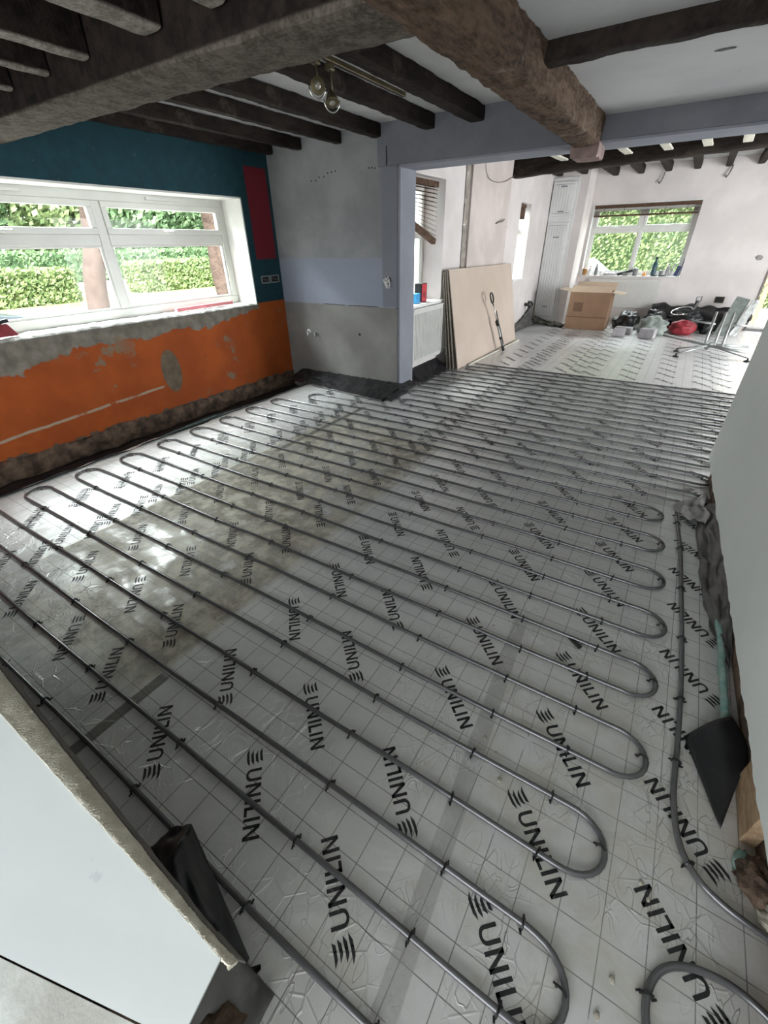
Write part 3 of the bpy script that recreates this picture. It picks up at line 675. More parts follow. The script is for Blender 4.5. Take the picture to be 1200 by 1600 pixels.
# ================================================================== HEATING PIPE
YK = lambda k: .131 + .1745 * k
tipR = {1: .215, 3: .245, 5: .32, 7: .325, 9: .337, 11: .312, 13: .29, 15: .265, 17: .50, 19: .54, 21: .57, 23: .62, 25: 1.0, 27: 1.02, 29: 1.04, 31: 1.05, 33: 1.06}
tipL = {2: -3.68, 4: -3.67, 6: -3.67, 8: -3.66, 10: -3.67, 12: -3.68, 14: -3.68, 16: -3.68, 18: -3.66, 20: -3.40, 22: -2.37, 24: -2.46, 26: -2.52, 28: -2.57, 30: -2.57, 32: -2.34}
PR = .0085; ZP = .011
def wob(x, y, k): return .010 * noise.noise(Vector((x * 1.1, k * 3.7, 0)))
path = [(.55, YK(0) - .02, ZP)]
rt = 0
def run(k, xa, xb):
    n = max(2, int(abs(xb - xa) / .08)); out = []
    for i in range(n + 1):
        x = xa + (xb - xa) * i / n; out.append((x, YK(k) + wob(x, 0, k), ZP + .001 + .002 * noise.noise(Vector((x * 3, k, 4)))))
    return out
r0 = .08725
def uturn(k, tip, side):
    y0, y1 = YK(k), YK(k + 1); c = (y0 + y1) / 2; cx = tip - side * .115; out = []
    for i in range(1, 14):
        a = -PI / 2 + PI * i / 14; s_ = 1 + .10 * math.cos(a)
        out.append((cx + side * .115 * math.cos(a), c + r0 * math.sin(a) * s_, ZP + .001))
    return out
for k in range(0, 35):
    # run k goes leftwards for even-k start (from right end) and rightwards otherwise
    rx = (tipR.get(k, tipR.get(k - 1, .9)) - .115) if k > 0 else .45
    lx = (tipL.get(k, tipL.get(k - 1, -3.6)) + .115) if k not in (0, 1, 34) else (-3.55 if k < 2 else -2.30)
    if k % 2 == 0:
        path += run(k, rx, lx)
        if k == 0: path += uturn(0, -3.68, -1)
        elif k in tipL: path += uturn(k, tipL[k], -1)
    else:
        path += run(k, lx, rx)
        if k in tipR: path += uturn(k, tipR[k], 1)
tag(build('underfloor_heating_pipe', MB().tube(path, PR, 10), 'pipe', smooth=True), 'long grey heating pipe snaking back and forth in tight rows over the foil floor', 'pipe')
def catmull(P, n=10):
    P = [Vector(p) for p in P]; P = [2 * P[0] - P[1]] + P + [2 * P[-1] - P[-2]]; out = []
    for i in range(1, len(P) - 2):
        for j in range(n):
            t = j / n; a, b, c, d = P[i - 1:i + 3]
            out.append(.5 * ((2 * b) + (c - a) * t + (2 * a - 5 * b + 4 * c - d) * t * t + (3 * b - a - 3 * c + d) * t ** 3))
    out.append(P[-2]); return out
FEED = [(.335, 2.93, .012), (.345, 2.80, .012), (.372, 2.52, .012), (.388, 2.139, .012), (.402, 1.773, .012), (.408, 1.43, .012), (.404, 1.16, .012), (.402, 1.03, .012), (.418, .91, .012), (.455, .84, .012), (.518, .80, .012), (.62, .78, .012), (.75, .765, .012)]
tag(build('underfloor_heating_pipe', MB().tube(catmull(FEED), PR * 1.05, 10), 'pipe', smooth=True), 'single grey heating pipe running straight beside the pale right wall then curving out right', 'pipe')
LOW = [(.75, .55, .012), (.64, .605, .012), (.56, .632, .012), (.49, .628, .012), (.43, .605, .012), (.39, .567, .012), (.371, .51, .012), (.377, .45, .012), (.41, .37, .012), (.47, .28, .012)]
tag(build('underfloor_heating_pipe', MB().tube(catmull(LOW), PR * 1.05, 10), 'pipe', smooth=True), 'grey heating pipe bend in the bottom right corner of the floor', 'pipe')

# clips
def clip_mb():
    m_ = MB(); pts = []
    for i in range(9):
        a = PI * i / 8; pts.append((0, math.cos(a) * .0115, .0135 + math.sin(a) * .0095))
    pts = [(0, .0125, .001)] + pts + [(0, -.0125, .001)]
    m_.tube(pts, .0032, 5)
    m_.obox((.002, .0165, .003), (1, .5, 0), (-.5, 1, .2), (0, -.2, 1), .0022, .006, .0018)
    m_.obox((-.002, -.0165, .003), (1, .5, 0), (-.5, 1, -.2), (0, .2, 1), .0022, .006, .0018)
    return m_
clip0 = build('pipe_clip', clip_mb(), 'clip', keep=True)
tag(clip0, 'small black plastic clip pinning grey heating pipe to the foil floor', 'clip', 'black pipe clips on the floor')
first = [True]
Rt = Rm.transposed()
def vis(x, y):
    c = Rt @ Vector((x, y, -1.49))
    if c.z > -.05: return False
    px = 600 + 663 * c.x / -c.z; py = 800 - 663 * c.y / -c.z
    return -15 < px < 1215 and -15 < py < 1615
ORD = 'zeroth first second third fourth fifth sixth seventh eighth ninth tenth eleventh twelfth thirteenth fourteenth fifteenth sixteenth seventeenth eighteenth nineteenth twentieth'.split() + ['twenty-' + q for q in 'first second third fourth fifth sixth seventh eighth ninth'.split()] + ['thirtieth'] + ['thirty-' + q for q in 'first second third fourth fifth sixth'.split()]
def clip(x, y, rz, lab):
    if not vis(x, y): return
    if first[0]: o = clip0; first[0] = False
    else: o = clip0.copy(); COL.objects.link(o)
    o['label'] = lab
    o.location = (x, y, .001); o.rotation_euler = (0, 0, rz + random.uniform(-.22, .22))
CX = {0: -2.73, 1: -2.17, 2: -1.69, 3: -1.08, 4: -.58, 5: -.19, 6: .088}
for k in range(0, 35):
    rx = (tipR.get(k, tipR.get(k - 1, .9)) - .10) if k > 0 else .45
    lx = (tipL.get(k, tipL.get(k - 1, -3.6)) + .08) if k not in (0, 34) else (-3.55 if k < 2 else -2.33)
    xs = [CX[i] + (-.04 if YK(k) > 1.4 and i < 6 else 0) + (.0 if YK(k) < 3 else .03) for i in range(7)]
    if k < 3: xs[4] = -.54; xs[5] = -.137
    if k > 17: xs[6] = .19
    if k % 2 == 0 and k < 20: xs.append(-3.3)
    if k >= 23: xs.append(.62)
    xs = [x + random.uniform(-.012, .012) for x in sorted(xs)]
    xs = [x for x in xs if lx < x < rx and vis(x, YK(k))]
    for q, x in enumerate(xs): clip(x, YK(k) + wob(x, 0, k), 0, 'black clip on the %s pipe run from the front, %s clip from the left' % (ORD[k + 1], ORD[q + 1]))
for k, t in tipR.items():
    if k < 24: clip(t - .012, YK(k) + r0 + .02, PI / 2 - .3, 'black clip at the right-hand bend joining the %s and %s pipe runs' % (ORD[k + 1], ORD[k + 2]))
for k, t in tipL.items():
    if k >= 4: clip(t + .02, YK(k) + r0 + .03, PI / 2 + .4, 'black clip at the left-hand bend joining the %s and %s pipe runs' % (ORD[k + 1], ORD[k + 2]))
FC = [(.345, 2.80, PI / 2), (.372, 2.52, PI / 2), (.388, 2.139, PI / 2), (.403, 1.773, PI / 2), (.408, 1.43, PI / 2), (.405, 1.155, PI / 2 - .1), (.447, .852, .6 + PI / 2), (.3715, .515, PI / 2)]
for q, (x, y, r) in enumerate(FC): clip(x, y, r, ('black clip on the straight pipe beside the right wall, %s from the far end' % ORD[q + 1]) if q < 7 else 'black clip on the pipe bend in the bottom right corner')

# ================================================================== MEMBRANES
def memb(name, label, fn, nu, nv, mat='membrane', th=.003):
    return tag(build(name, MB().sheet(fn, nu, nv), mat, smooth=True, solid=th), label, 'plastic sheet')
N3 = lambda a, b, c=0: noise.noise(Vector((a, b, c)))
def trench(u, v):
    y = -2.6 + 6.98 * u
    x = -4.29 + .53 * v + .02 * N3(u * 30, v * 4)
    z = -.13 - .10 * math.sin(min(1, v * 1.6) * PI / 2) + (.245 + .02 * N3(u * 33, 2)) * max(0, (v - .5) / .5) ** 1.4 + .02 * N3(u * 40, v * 5, 3) * (1 - v)
    return (x, y, z)
memb('damp_proof_membrane', 'crumpled black plastic sheet lining the trench under the orange wall', trench, 300, 20)
memb('damp_proof_membrane', 'black plastic sheet turned up along the foot of the grey wall', lambda u, v: (-4.10 + 1.55 * u + .05 * v * (1 - u) * -1, 4.10 - .17 * u + .03 * N3(u * 9, 1) + (.335 + .17 * u) * v + .01 * N3(u * 14, v * 4), .010 + .07 * v ** 2 + .030 * (1 + N3(u * 11, v * 4, 2)) * math.sin(v * PI) + .008 * N3(u * 34, v * 9, 6) * (v > 0)), 160, 24)
memb('damp_proof_membrane', 'short black plastic sheet wrapping the foot of the lavender jamb', lambda u, v: (-2.58 + .13 * (1 - v) * (1 - .6 * u) + .012 * N3(u * 8, v * 5, 4) - .05 * v * u, 3.97 + .74 * u, .010 + .05 * v ** 2 + .018 * (1 + N3(u * 9, v * 3)) * math.sin(v * PI)), 40, 12)
memb('damp_proof_membrane', 'black plastic sheet along the wall foot beneath the side window radiator', lambda u, v: (-2.692 + .20 * (1 - v) + .012 * N3(u * 8, v * 5, 4), 4.80 + .78 * u, .006 + .15 * v ** 2 + .02 * (1 + N3(u * 9, v * 3)) * math.sin(v * PI)), 40, 12)
# strip of pale foam edge poking out at left wall
fe = MB()
def foam_tube(pts, r, seed): 
    P = catmull(pts, 6); m_ = MB(); m_.tube([p + Vector((.008 * N3(i * .9, seed), .004 * N3(i * .7, seed + 3), .005 * N3(i * .8, seed + 5))) for i, p in enumerate(P)], [r * (1 + .35 * N3(i * .6, seed)) for i in range(len(P))], 7); return m_
tag(build('edge_foam_strip', foam_tube([(-3.83, 1.9, -.03), (-3.80, 2.1, -.005), (-3.80, 2.4, .004), (-3.82, 2.7, .0), (-3.85, 3.1, -.03)], .016, 2), 'foam_dark', smooth=True), 'pale green edge foam strip along the foil beside the orange wall', 'foam strip')
tag(build('edge_foam_strip', foam_tube([(.535, 2.2, .0), (.54, 2.0, .012), (.545, 1.75, .015), (.545, 1.6, .018), (.545, 1.47, .02), (.55, 1.4, .01)], .014, 5), 'foam', smooth=True), 'pale green edge foam strip beside the pale right wall', 'foam strip')
tag(build('foam_scrap', MB().blob((.575, .925, .012), (.022, .045, .014), .4, 4, 3, 4, 0), 'foam', smooth=True), 'torn scrap of green foam at the foot of the right wall', 'foam scrap')
# right wall grey plastic
def rp_(u, v):
    y = 3.05 - 1.35 * u; base = .44 + .012 * N3(u * 6, 1) + .045 * u
    x = base + (.125 - .035 * u) * (v * (1 - u ** 6) + u ** 6)
    z = .006 + (.15 * (1 - u) ** .6) * v ** 1.3 + (.026 * N3(u * 9, v * 4, 2) + .014 * N3(u * 24, v * 7, 5)) * min(1, v * 3)
    return (x + .01 * N3(u * 16, v * 5, 8), y, max(.004, z))
memb('plastic_sheet', 'grey plastic sheet rucked up against the foot of the pale right wall', rp_, 60, 16, 'membrane_grey')
def rk(u, v):
    x = .33 + .15 * u + .03 * N3(v * 3, 5); y = 2.93 + .17 * v - .10 * u * (1 - v) + .04 * N3(u * 3, v, 6)
    z = .006 + .05 * abs(math.sin(v * PI * 1.5)) * (.2 + .8 * u) + .03 * N3(u * 4, v * 5, 7) + .03 * u
    return (x, y, max(.003, z))
memb('plastic_sheet', 'folded flap of foil sheet where the straight pipe disappears by the wall corner', rk, 24, 20, simple('dull_foil', (0.36, 0.35, 0.34), .35, .5, .15, 9, .6))
# dark flap triangle
fp = MB(); fp.sheet(lambda u, v: (Vector((.425, 1.272, .006)) + (Vector((.56, 1.425, .035)) - Vector((.425, 1.272, .006))) * u) * (1 - v) + Vector((.525 + .05 * u, 1.0 + .20 * u, .01 + .03 * u)) * v + Vector((.03 * u * math.sin(v * PI), 0, .03 * math.sin(u * PI) * (1 - v))), 14, 14)
tag(build('plastic_flap', fp, 'membrane', smooth=True, solid=.002), 'dark triangular plastic flap folded over the foil by the right wall', 'plastic sheet')
# rubble at the foot of the right wall
for i, (x, y, r, mt, s) in enumerate([(.60, .90, .045, 'rubble', 'brown lump of rubble at the broken corner of the right wall'), (.64, .83, .04, 'cream', 'cream lump of plaster beneath the broken right wall')]):
    tag(build('rubble_lump', MB().blob((x, y, r * .5), (r, r * 1.3, r * .8), .35, 3, 3, i + 8, 0), mt), s, 'rubble')
tag(build('timber_stud', MB().box(.572, .61, 1.0, 1.20, .0, .22), 'oldwood', bevel=.003), 'raw wooden stud exposed under the broken edge of the right wall', 'stud')

# ================================================================== FRONT LEFT: DWARF WALL WITH BOARD TOP
dz = lambda y: .45 + .3 * min(0, y - .01)
dw = thing('boarded_dwarf_wall', 'low wall in the bottom left corner capped with smooth white plasterboard', 'low wall', (-1.2, -.3, 0))
tp = MB(); poly = [(-2.4, .0), (-.368, .016), (-.358, -.07), (-.412, -.099), (-.705, -.188), (-1.5, -.43), (-2.4, -.70)]
tp.prism([(x, y, dz(y) - .006) for x, y in poly], (0, 0, .006)); build('top_board', tp, 'board_face', dw)
tp = MB(); poly = [(-.415, -.103), (-.358, -.085), (-.20, -.9), (-2.4, -.9), (-2.4, -.705), (-1.5, -.435), (-.705, -.191)]
tp.prism([(x, y, dz(y) - .008) for x, y in poly], (0, 0, .0075)); build('dirty_board', tp, 'board_dirty', dw)['label'] = 'dirty scuffed board'
co = MB()
def cf(u, v):
    x = -2.3 + 1.955 * u; w = .012 + .050 * max(0, min(1, (-.45 - x) / 1.0)); yb = (.0 + .016 * (x + 2.4) / 2.03)
    n_ = .0022 * N3(x * 22, v * 2) + .0016 * N3(x * 160, v * 12)
    return (x, yb + w * v + n_ * (v > 0), .449 - .018 * v ** 1.5 + n_ * (v > 0))
co.sheet(cf, 900, 12); build('crumbly_edge', co, 'core', dw, solid=.006)['label'] = 'crumbling cream plaster edge'
pe = MB(); pe.sheet(lambda u, v: (cf(u, 1)[0], cf(u, 1)[1] + .004 + .016 * v * (1 - u * .7), .428 - .035 * v), 120, 3); build('paper_edge', pe, 'paper', dw, solid=.003)
build('stud_frame', MB().box(-2.3, -.52, -.85, -.10, -.09, .36), 'rubble', dw)
def bt_(u, v):   # black membrane rising beside the board corner
    a = Vector((-.86, .125, .06)).lerp(Vector((-.36, -.02, .01)), u); top = Vector((-.78, .155, .14)).lerp(Vector((-.40, .06, .10)), u)
    return a.lerp(top, v) + Vector((0, 0, .015 * N3(u * 6, v * 3)))
m_ = MB()
m_.sheet(lambda u, v: Vector((-.88 + .07 * v, .02 + .105 * v, .10 * v + .02)).lerp(Vector((-.705 - .06 * v, .03 + .125 * v, .16 - .06 * abs(v - .5))), u) + Vector((0, 0, .012 * N3(u * 3, v * 4))), 14, 14)
m_.sheet(lambda u, v: Vector((-.705 - .06 * v, .03 + .125 * v, .16 - .06 * abs(v - .5))).lerp(Vector((-.45, -.02 + .08 * v, .03 + .02 * v)), u) + Vector((0, 0, .014 * N3(u * 4, v * 4))), 20, 14)
tag(build('damp_proof_membrane', m_, 'membrane', smooth=True, solid=.002), 'black plastic flap standing up beside the corner of the white board', 'plastic sheet')
m_ = MB(); m_.sheet(lambda u, v: (-.52 + .16 * v + .02 * N3(u * 3, v * 3), .05 - .42 * u, .012 + .10 * (1 - v) ** 2 + .02 * N3(u * 7, v * 5, 6) + .02), 30, 14)
tag(build('plastic_sheet', m_, 'membrane_grey', smooth=True, solid=.002), 'crumpled grey plastic sheet below the corner of the white board', 'plastic sheet')
for i, (x, y, z, r, mt, s) in enumerate([(-.42, -.06, .04, .045, 'rubble', 'dark stone under the white board corner at the bottom edge'), (-.385, -.11, .06, .035, 'grey_block', 'pale stone under the white board corner at the bottom edge'), (-.30, -.03, .012, .022, 'foam', 'green foam scrap at the bottom edge beside the board corner')]):
    tag(build('stone', MB().blob((x, y, z), (r, r * 1.2, r), .4, 3, 3, i + 20, 0), mt, smooth=True), s, 'rubble')

# ================================================================== THINGS ON THE LEFT
tag(build('foam_strip', MB().bar((-4.51, 2.99, .945), (-4.50, 3.73, .950), .05, .035), 'pink', bevel=.004), 'pink foam strip lying on the left window sill', 'foam strip')
cl = thing('spring_clamp', 'black and dark red clamp on the left window sill at the picture edge', 'clamp', (-4.42, 1.42, .93))
build('jaw', MB().bar((-4.44, 1.33, 1.02), (-4.43, 1.47, 1.045), .03, .025), 'black', cl, bevel=.004)
build('body', MB().prism([(-4.44, 1.30, .932), (-4.44, 1.50, .932), (-4.44, 1.45, 1.02), (-4.44, 1.33, 1.02)], (.03, 0, 0)), 'darkred', cl, bevel=.003)
def socket(label, loc, ax, w=.07, faces=1):
    t = thing('back_box', label, 'socket box', loc, 'empty back boxes'); x, y, z = loc
    return t
for y0, y1, s in [(4.105, 4.235, 'left one of two metal back boxes on the teal wall beside the grey wall'), (4.255, 4.395, 'right one of two metal back boxes on the teal wall beside the grey wall')]:
    t = thing('back_box', s, 'socket box', (-4.35, (y0 + y1) / 2, 1.16), 'back boxes on the teal wall')
    m_ = MB(); m_.box(-4.349, -4.338, y0, y1, 1.12, 1.13); m_.box(-4.349, -4.338, y0, y1, 1.19, 1.20); m_.box(-4.349, -4.338, y0, y0 + .01, 1.13, 1.19); m_.box(-4.349, -4.338, y1 - .01, y1, 1.13, 1.19)
    build('rim', m_, 'steel', t); build('opening', MB().box(-4.349, -4.345, y0 + .01, y1 - .01, 1.13, 1.19), 'sock_in', t)
    build('wire', MB().tube([(-4.34, y0 + .03, 1.17), (-4.325, (y0 + y1) / 2, 1.15), (-4.34, y1 - .03, 1.16)], .004, 6), 'cable', t)
t = thing('cable_outlet', 'tangle of white wires hanging from a hole in the grey wall', 'wires', (-2.77, 4.44, 1.16))
build('hole', MB().lathe((-2.77, 4.4495, 1.165), [(.038, 0), (.034, .004)], 14, (0, -1, 0)), 'sock_in', t)
for i in range(5):
    P = [(-2.77 + random.uniform(-.02, .02), 4.445, 1.17)] + [(-2.77 + random.uniform(-.04, .04), 4.445 - random.uniform(.015, .03), 1.16 + random.uniform(-.04, .045)) for _ in range(3)] + [(-2.765 + .012 * i - .02, 4.43, 1.09)]
    build('wire', MB().tube(catmull(P, 6), .0035, 6), 'white', t, smooth=True)
for x, z, mt, s in [(-3.98, .565, 'white', 'white capped pipe stub low on the grey wall'), (-3.86, .555, 'steel', 'metal pipe stub low on the grey wall beside the white one')]:
    t = thing('pipe_stub', s, 'pipe stub', (x, 4.45, z)); build('collar', MB().lathe((x, 4.449, z), [(.03, 0), (.028, .006), (.02, .008)], 14, (0, -1, 0)), mt, t); build('tube', MB().tube([(x, 4.449, z), (x + .005, 4.41, z), (x + .02, 4.40, z - .04)], .011, 8), mt, t, smooth=True)
tag(build('wall_hole', MB().lathe((-3.18, 4.4495, .585), [(.016, 0), (.014, .003)], 10, (0, -1, 0)), 'sock_in'), 'small dark drilled hole in the lower grey plaster', 'hole')
hp = MB()
for i in range(7): hp.lathe((-3.72 + i * .055 + random.uniform(-.01, .01), 4.4495, 2.08 + .012 * i + random.uniform(-.01, .01)), [(.008, 0), (.006, .003)], 7, (0, -1, 0))
for i in range(3): hp.lathe((-2.98 + i * .035, 4.4495, 2.135 + random.uniform(-.006, .006)), [(.008, 0), (.006, .003)], 7, (0, -1, 0))
tag(build('plug_holes', hp, 'sock_in'), 'row of old dark screw holes high on the grey wall', 'screw holes')
tag(build('plaster_crack', MB().prism([(-2.76, 4.4185, 2.28), (-2.75, 4.4185, 2.28), (-2.745, 4.4185, 2.15), (-2.762, 4.4185, 2.13)], (0, -.002, 0)), 'sock_in'), 'dark vertical chase hole in the lavender paint above the jamb', 'hole')

# spotlights
sb = thing('spotlight_bar', 'brass ceiling spotlight rail with two round spotlights among the dark joists', 'ceiling light', (-2.05, 3.0, 2.44))
build('rail', MB().box(-1.962, -1.936, 2.36, 3.36, 2.328, 2.352), 'brass', sb, bevel=.003)
build('rail_slot', MB().box(-1.953, -1.945, 2.38, 3.34, 2.325, 2.3275), 'black', sb)
for y, dirv, zc in ((2.44, (.75, -.62, -.2), 2.215), (2.56, (.35, -.25, -.9), 2.18)):
    z0 = 2.33; c = Vector((-1.95, y, zc)); d = Vector(dirv).normalized()
    h = build('lamp_head', MB().lathe(c - d * .035, [(.010, -.016), (.016, -.005), (.028, .018), (.036, .040), (.038, .050), (.035, .051)], 20, d), 'brass', sb, smooth=True)
    build('lamp_face', MB().lathe(c - d * .035, [(.034, .046), (.017, .049), (.015, .055), (.003, .055)], 20, d), 'lensglass', h, smooth=True)
    build('stem', MB().tube([(-1.95, y, z0), (-1.95, y + .004, 2.27), (-1.945, y + .006, zc + .02)], .005, 8), 'brass', sb, smooth=True)
    build('bracket', MB().box(-1.968, -1.932, y - .02, y + .02, 2.295, 2.3245), 'brass', sb, bevel=.003)
    s_ = d.cross(Vector((0, 0, 1))).normalized(); P = [c + s_ * .044 * math.cos(a) + Vector((0, 0, 1)).cross(s_).cross(s_) * -.0 + Vector((0, 0, .052 * math.sin(a))) for a in [PI * i / 12 - PI for i in range(13)]]
    build('yoke', MB().tube(P, .004, 6), 'chrome', sb, smooth=True)
# ================================================================== LEANING BOARDS
bx0 = [(0, 'buff', 'front buff plasterboard sheet leaning on the far left wall', 5.66, 8.13), (1, 'buff_edge', 'second plasterboard sheet, just behind the front buff one', 5.63, 8.0), (2, 'buff_edge', 'third plasterboard sheet in the leaning stack', 5.61, 7.9), (3, 'buff_edge', 'rearmost plasterboard sheet touching the radiator end', 5.60, 7.8)]
for k, mt, s, y0, y1 in bx0:
    xb = -2.392 - .055 * k - (.01 * k); xt = -2.612 - .012 * k; zt = 1.215 - .008 * k
    if k: xb = -2.405 - .04 * k; xt = -2.615 - .015 * k
    nrm = Vector((zt, 0, xt * -1 + xb)).normalized()
    m_ = MB(); P = [(xb, y0, .004), (xb + (.02 if k == 0 else 0), y1, .004), (xt + .0, y1 - .03, zt - .02), (xt, y0, zt)]
    m_.prism(P, -Vector((zt, 0, xb - xt)).normalized() * .0125)
    tag(build('plasterboard_sheet', m_, ['buff'] if k == 0 else [mt], bevel=.001), s, 'plasterboard', 'plasterboard sheets leaning on the far left wall')
tag(build('foam_strip', MB().bar((-2.365, 5.95, .012), (-2.30, 8.10, .012), .03, .02), simple('white_lath', (0.7, 0.66, 0.58), .7), bevel=.002), 'thin pale strip lying on the floor along the foot of the buff board', 'strip')
# pole tool
pt = thing('telescopic_prop', 'silver and black adjustable pole tool leaning against the buff plasterboard', 'tool', (-2.27, 7.15, 0))
a = Vector((-2.262, 7.16, .012)); b = Vector((-2.415, 6.76, .83))
L_ = lambda t: a.lerp(b, t)
build('tube', MB().tube([L_(.02), L_(.52)], .017, 10), 'steel', pt, smooth=True)
build('inner_tube', MB().tube([L_(.50), L_(.88)], .010, 10), 'chrome', pt, smooth=True)
build('side_rod', MB().tube([L_(.12) + Vector((.01, .04, 0)), L_(.74) + Vector((.01, .035, 0))], .007, 8), 'black', pt, smooth=True)
build('collar', MB().tube([L_(.48), L_(.56)], .026, 10), 'black', pt, smooth=True); build('foot', MB().tube([L_(-.005), L_(.07)], .024, 10), 'black', pt, smooth=True)
build('collar', MB().tube([L_(.22), L_(.26)], .022, 10), 'black', pt, smooth=True)
hh = catmull([L_(.86), L_(.90) + Vector((0, -.04, .0)), L_(.97) + Vector((0, -.06, .02)), L_(1.03) + Vector((0, -.02, .01)), L_(1.03) + Vector((0, .05, 0)), L_(.96) + Vector((0, .06, 0)), L_(.88) + Vector((0, .02, 0))], 6)
build('handle', MB().tube(hh, .011, 8), 'black', pt, smooth=True)
# wires on the far wall
tag(build('hanging_cable', MB().tube(catmull([(-2.655, 6.67, 2.42), (-2.65, 6.72, 2.30), (-2.65, 6.86, 2.22), (-2.65, 7.15, 2.205), (-2.65, 7.5, 2.24), (-2.655, 7.9, 2.34)], 8), .004, 6), 'cable', smooth=True), 'thin dark cable looping across the top of the pinkish panel', 'cable')
tag(build('wall_bracket', MB().tube(catmull([(-2.655, 7.30, 1.73), (-2.63, 7.38, 1.75), (-2.62, 7.48, 1.76), (-2.63, 7.58, 1.79), (-2.655, 7.56, 1.76)], 6), .007, 6), 'cable', smooth=True), 'small bent metal hook on the pinkish panel', 'hook')
# sill things, side window
rd = thing('site_radio', 'red and black box standing on the side window sill', 'radio', (-2.80, 5.30, .875))
build('body', MB().box(-2.86, -2.76, 5.21, 5.36, .875, 1.085), 'black', rd, bevel=.008); build('front_panel', MB().box(-2.759, -2.750, 5.215, 5.33, .885, 1.075), 'red', rd, bevel=.002)
build('speaker_grille', MB().lathe((-2.7497, 5.27, .96), [(.035, 0), (.034, .002)], 16, (1, 0, 0)), 'darkred', rd)
tag(build('blue_carton', MB().box(-2.83, -2.74, 5.05, 5.14, .875, .985), 'blue', bevel=.004), 'bright blue carton on the side window sill beside the red box', 'carton')

# ================================================================== CARDBOARD BOX
cbx = thing('cardboard_box', 'open brown cardboard box on the foil floor in front of the far radiator', 'box', (-1.56, 9.95, .002))
X0, X1, Y0, Y1, ZT = -1.89, -1.16, 9.75, 10.25, .66
w_ = .006
m_ = MB().box(X0, X1, Y0, Y0 + w_, .002, ZT); m_.box(X0, X1, Y1 - w_, Y1, .002, ZT); m_.box(X0, X0 + w_, Y0 + w_, Y1 - w_, .002, ZT); m_.box(X1 - w_, X1, Y0 + w_, Y1 - w_, .002, ZT); m_.box(X0 + w_, X1 - w_, Y0 + w_, Y1 - w_, .002, .01)
build('body', m_, 'cardboard', cbx)
build('printed_panel', MB().box(X0 + .10, X0 + .27, Y0 - .002, Y0 - .0005, .32, .48), 'card_print', cbx)
build('tape_band', MB().box(X0, X1, Y0 - .003, Y0 - .001, .22, .235), 'card_print', cbx)
for nm, a_, b_ in [('flap', [(X0, Y0, ZT), (X1, Y0, ZT), (X1 - .02, Y0 + .06, ZT + .10), (X0 + .02, Y0 + .06, ZT + .10)], (0, .004, 0)), ('flap', [(X0, Y0, ZT), (X0, Y1, ZT), (X0 - .22, Y1, ZT + .04), (X0 - .22, Y0, ZT + .04)], (0, 0, .004)), ('flap', [(X1, Y0, ZT), (X1, Y1, ZT), (X1 + .20, Y1, ZT - .03), (X1 + .20, Y0, ZT - .03)], (0, 0, .004)), ('flap', [(X0, Y1, ZT), (X1, Y1, ZT), (X1, Y1 + .05, ZT + .14), (X0, Y1 + .05, ZT + .14)], (0, .004, 0))]:
    build(nm, MB().prism(a_, b_), 'cardboard_in', cbx)

# ================================================================== FAR SILL CLUTTER
SY = 11.03; SZ = .877
def bottle(label, x, r, h, mt, cap=None, group=None, y=SY):
    t = thing('bottle', label, 'bottle', (x, y, SZ), group)
    build('body', MB().lathe((x, y, SZ), [(r * .9, 0), (r, .01), (r, h * .62), (r * .45, h * .78), (r * .4, h * .88)], 14), mt, t, smooth=True)
    build('cap', MB().lathe((x, y, SZ + h * .88), [(r * .5, 0), (r * .5, h * .11), (r * .3, h * .12)], 12), cap or 'white', t, smooth=True)
bottle('tall dark teal bottle on the far window sill, tallest of them', -.66, .045, .33, 'teal_dark', 'black')
bottle('grey spray bottle near the left end of the far window sill', -1.72, .035, .20, 'greyp', 'greyp')
bottle('clear grey bottle right of the tall dark teal bottle', -.42, .035, .22, 'grey_block', 'greyp')
bottle('white bottle with red cap at the left of the far window sill', -1.84, .04, .17, 'white', 'red')
def tub(label, x, r, h, mt, lid='white'):
    t = thing('tub', label, 'tub', (x, SY, SZ)); build('body', MB().lathe((x, SY, SZ), [(r * .85, 0), (r, h * .9), (r, h)], 14), mt, t, smooth=True); build('lid', MB().lathe((x, SY, SZ + h), [(r * 1.05, 0), (r * 1.05, .012), (r * .9, .016)], 14), lid, t, smooth=True)
tub('amber tub at the left end of the far window sill', -1.94, .05, .10, 'amber', 'amber')
tub('small white tub lying beside the grey spray bottle', -1.60, .045, .06, 'white')
tub('grey tin in the middle of the far window sill', -.98, .05, .12, 'greyp', 'steel')
tub('squat grey tin beside the tall dark teal bottle', -.53, .035, .08, 'greyp', 'greyp')
tag(build('orange_cone', MB().lathe((-.81, SY, SZ), [(.045, 0), (.03, .03), (.008, .08)], 12), 'orangec', smooth=True), 'small orange cone shaped nozzle left of the tall dark teal bottle', 'nozzle')
tag(build('glove_heap', MB().blob((-1.45, SY, SZ + .02), (.13, .05, .035), .35, 3, 3, 31, SZ), 'grey_block', smooth=True), 'pale rag on the far window sill left of the mullion', 'rag')
tag(build('hand_tool', MB().bar((-1.30, SY - .02, SZ + .02), (-1.03, SY, SZ + .09), .05, .05), 'black', bevel=.01), 'black power tool lying in the middle of the far window sill', 'tool')
tag(build('tool_battery', MB().box(-1.21, -1.10, 10.98, 11.05, SZ, SZ + .055), 'greyp', bevel=.008), 'dark grey battery block beside the black tool on the far sill', 'battery')
def slab(label, x, w, h, d, mt, tilt=.15):
    m_ = MB(); m_.obox((x, SY, SZ + h / 2 + w * tilt * .5), (1, 0, -tilt), (0, 1, 0), (tilt, 0, 1), w / 2, d / 2, h / 2); tag(build('carton', m_, mt, bevel=.004), label, 'carton')
slab('leaning silver grey packet on the far sill near its right end', -.345, .03, .22, .08, 'grey_block', .25)
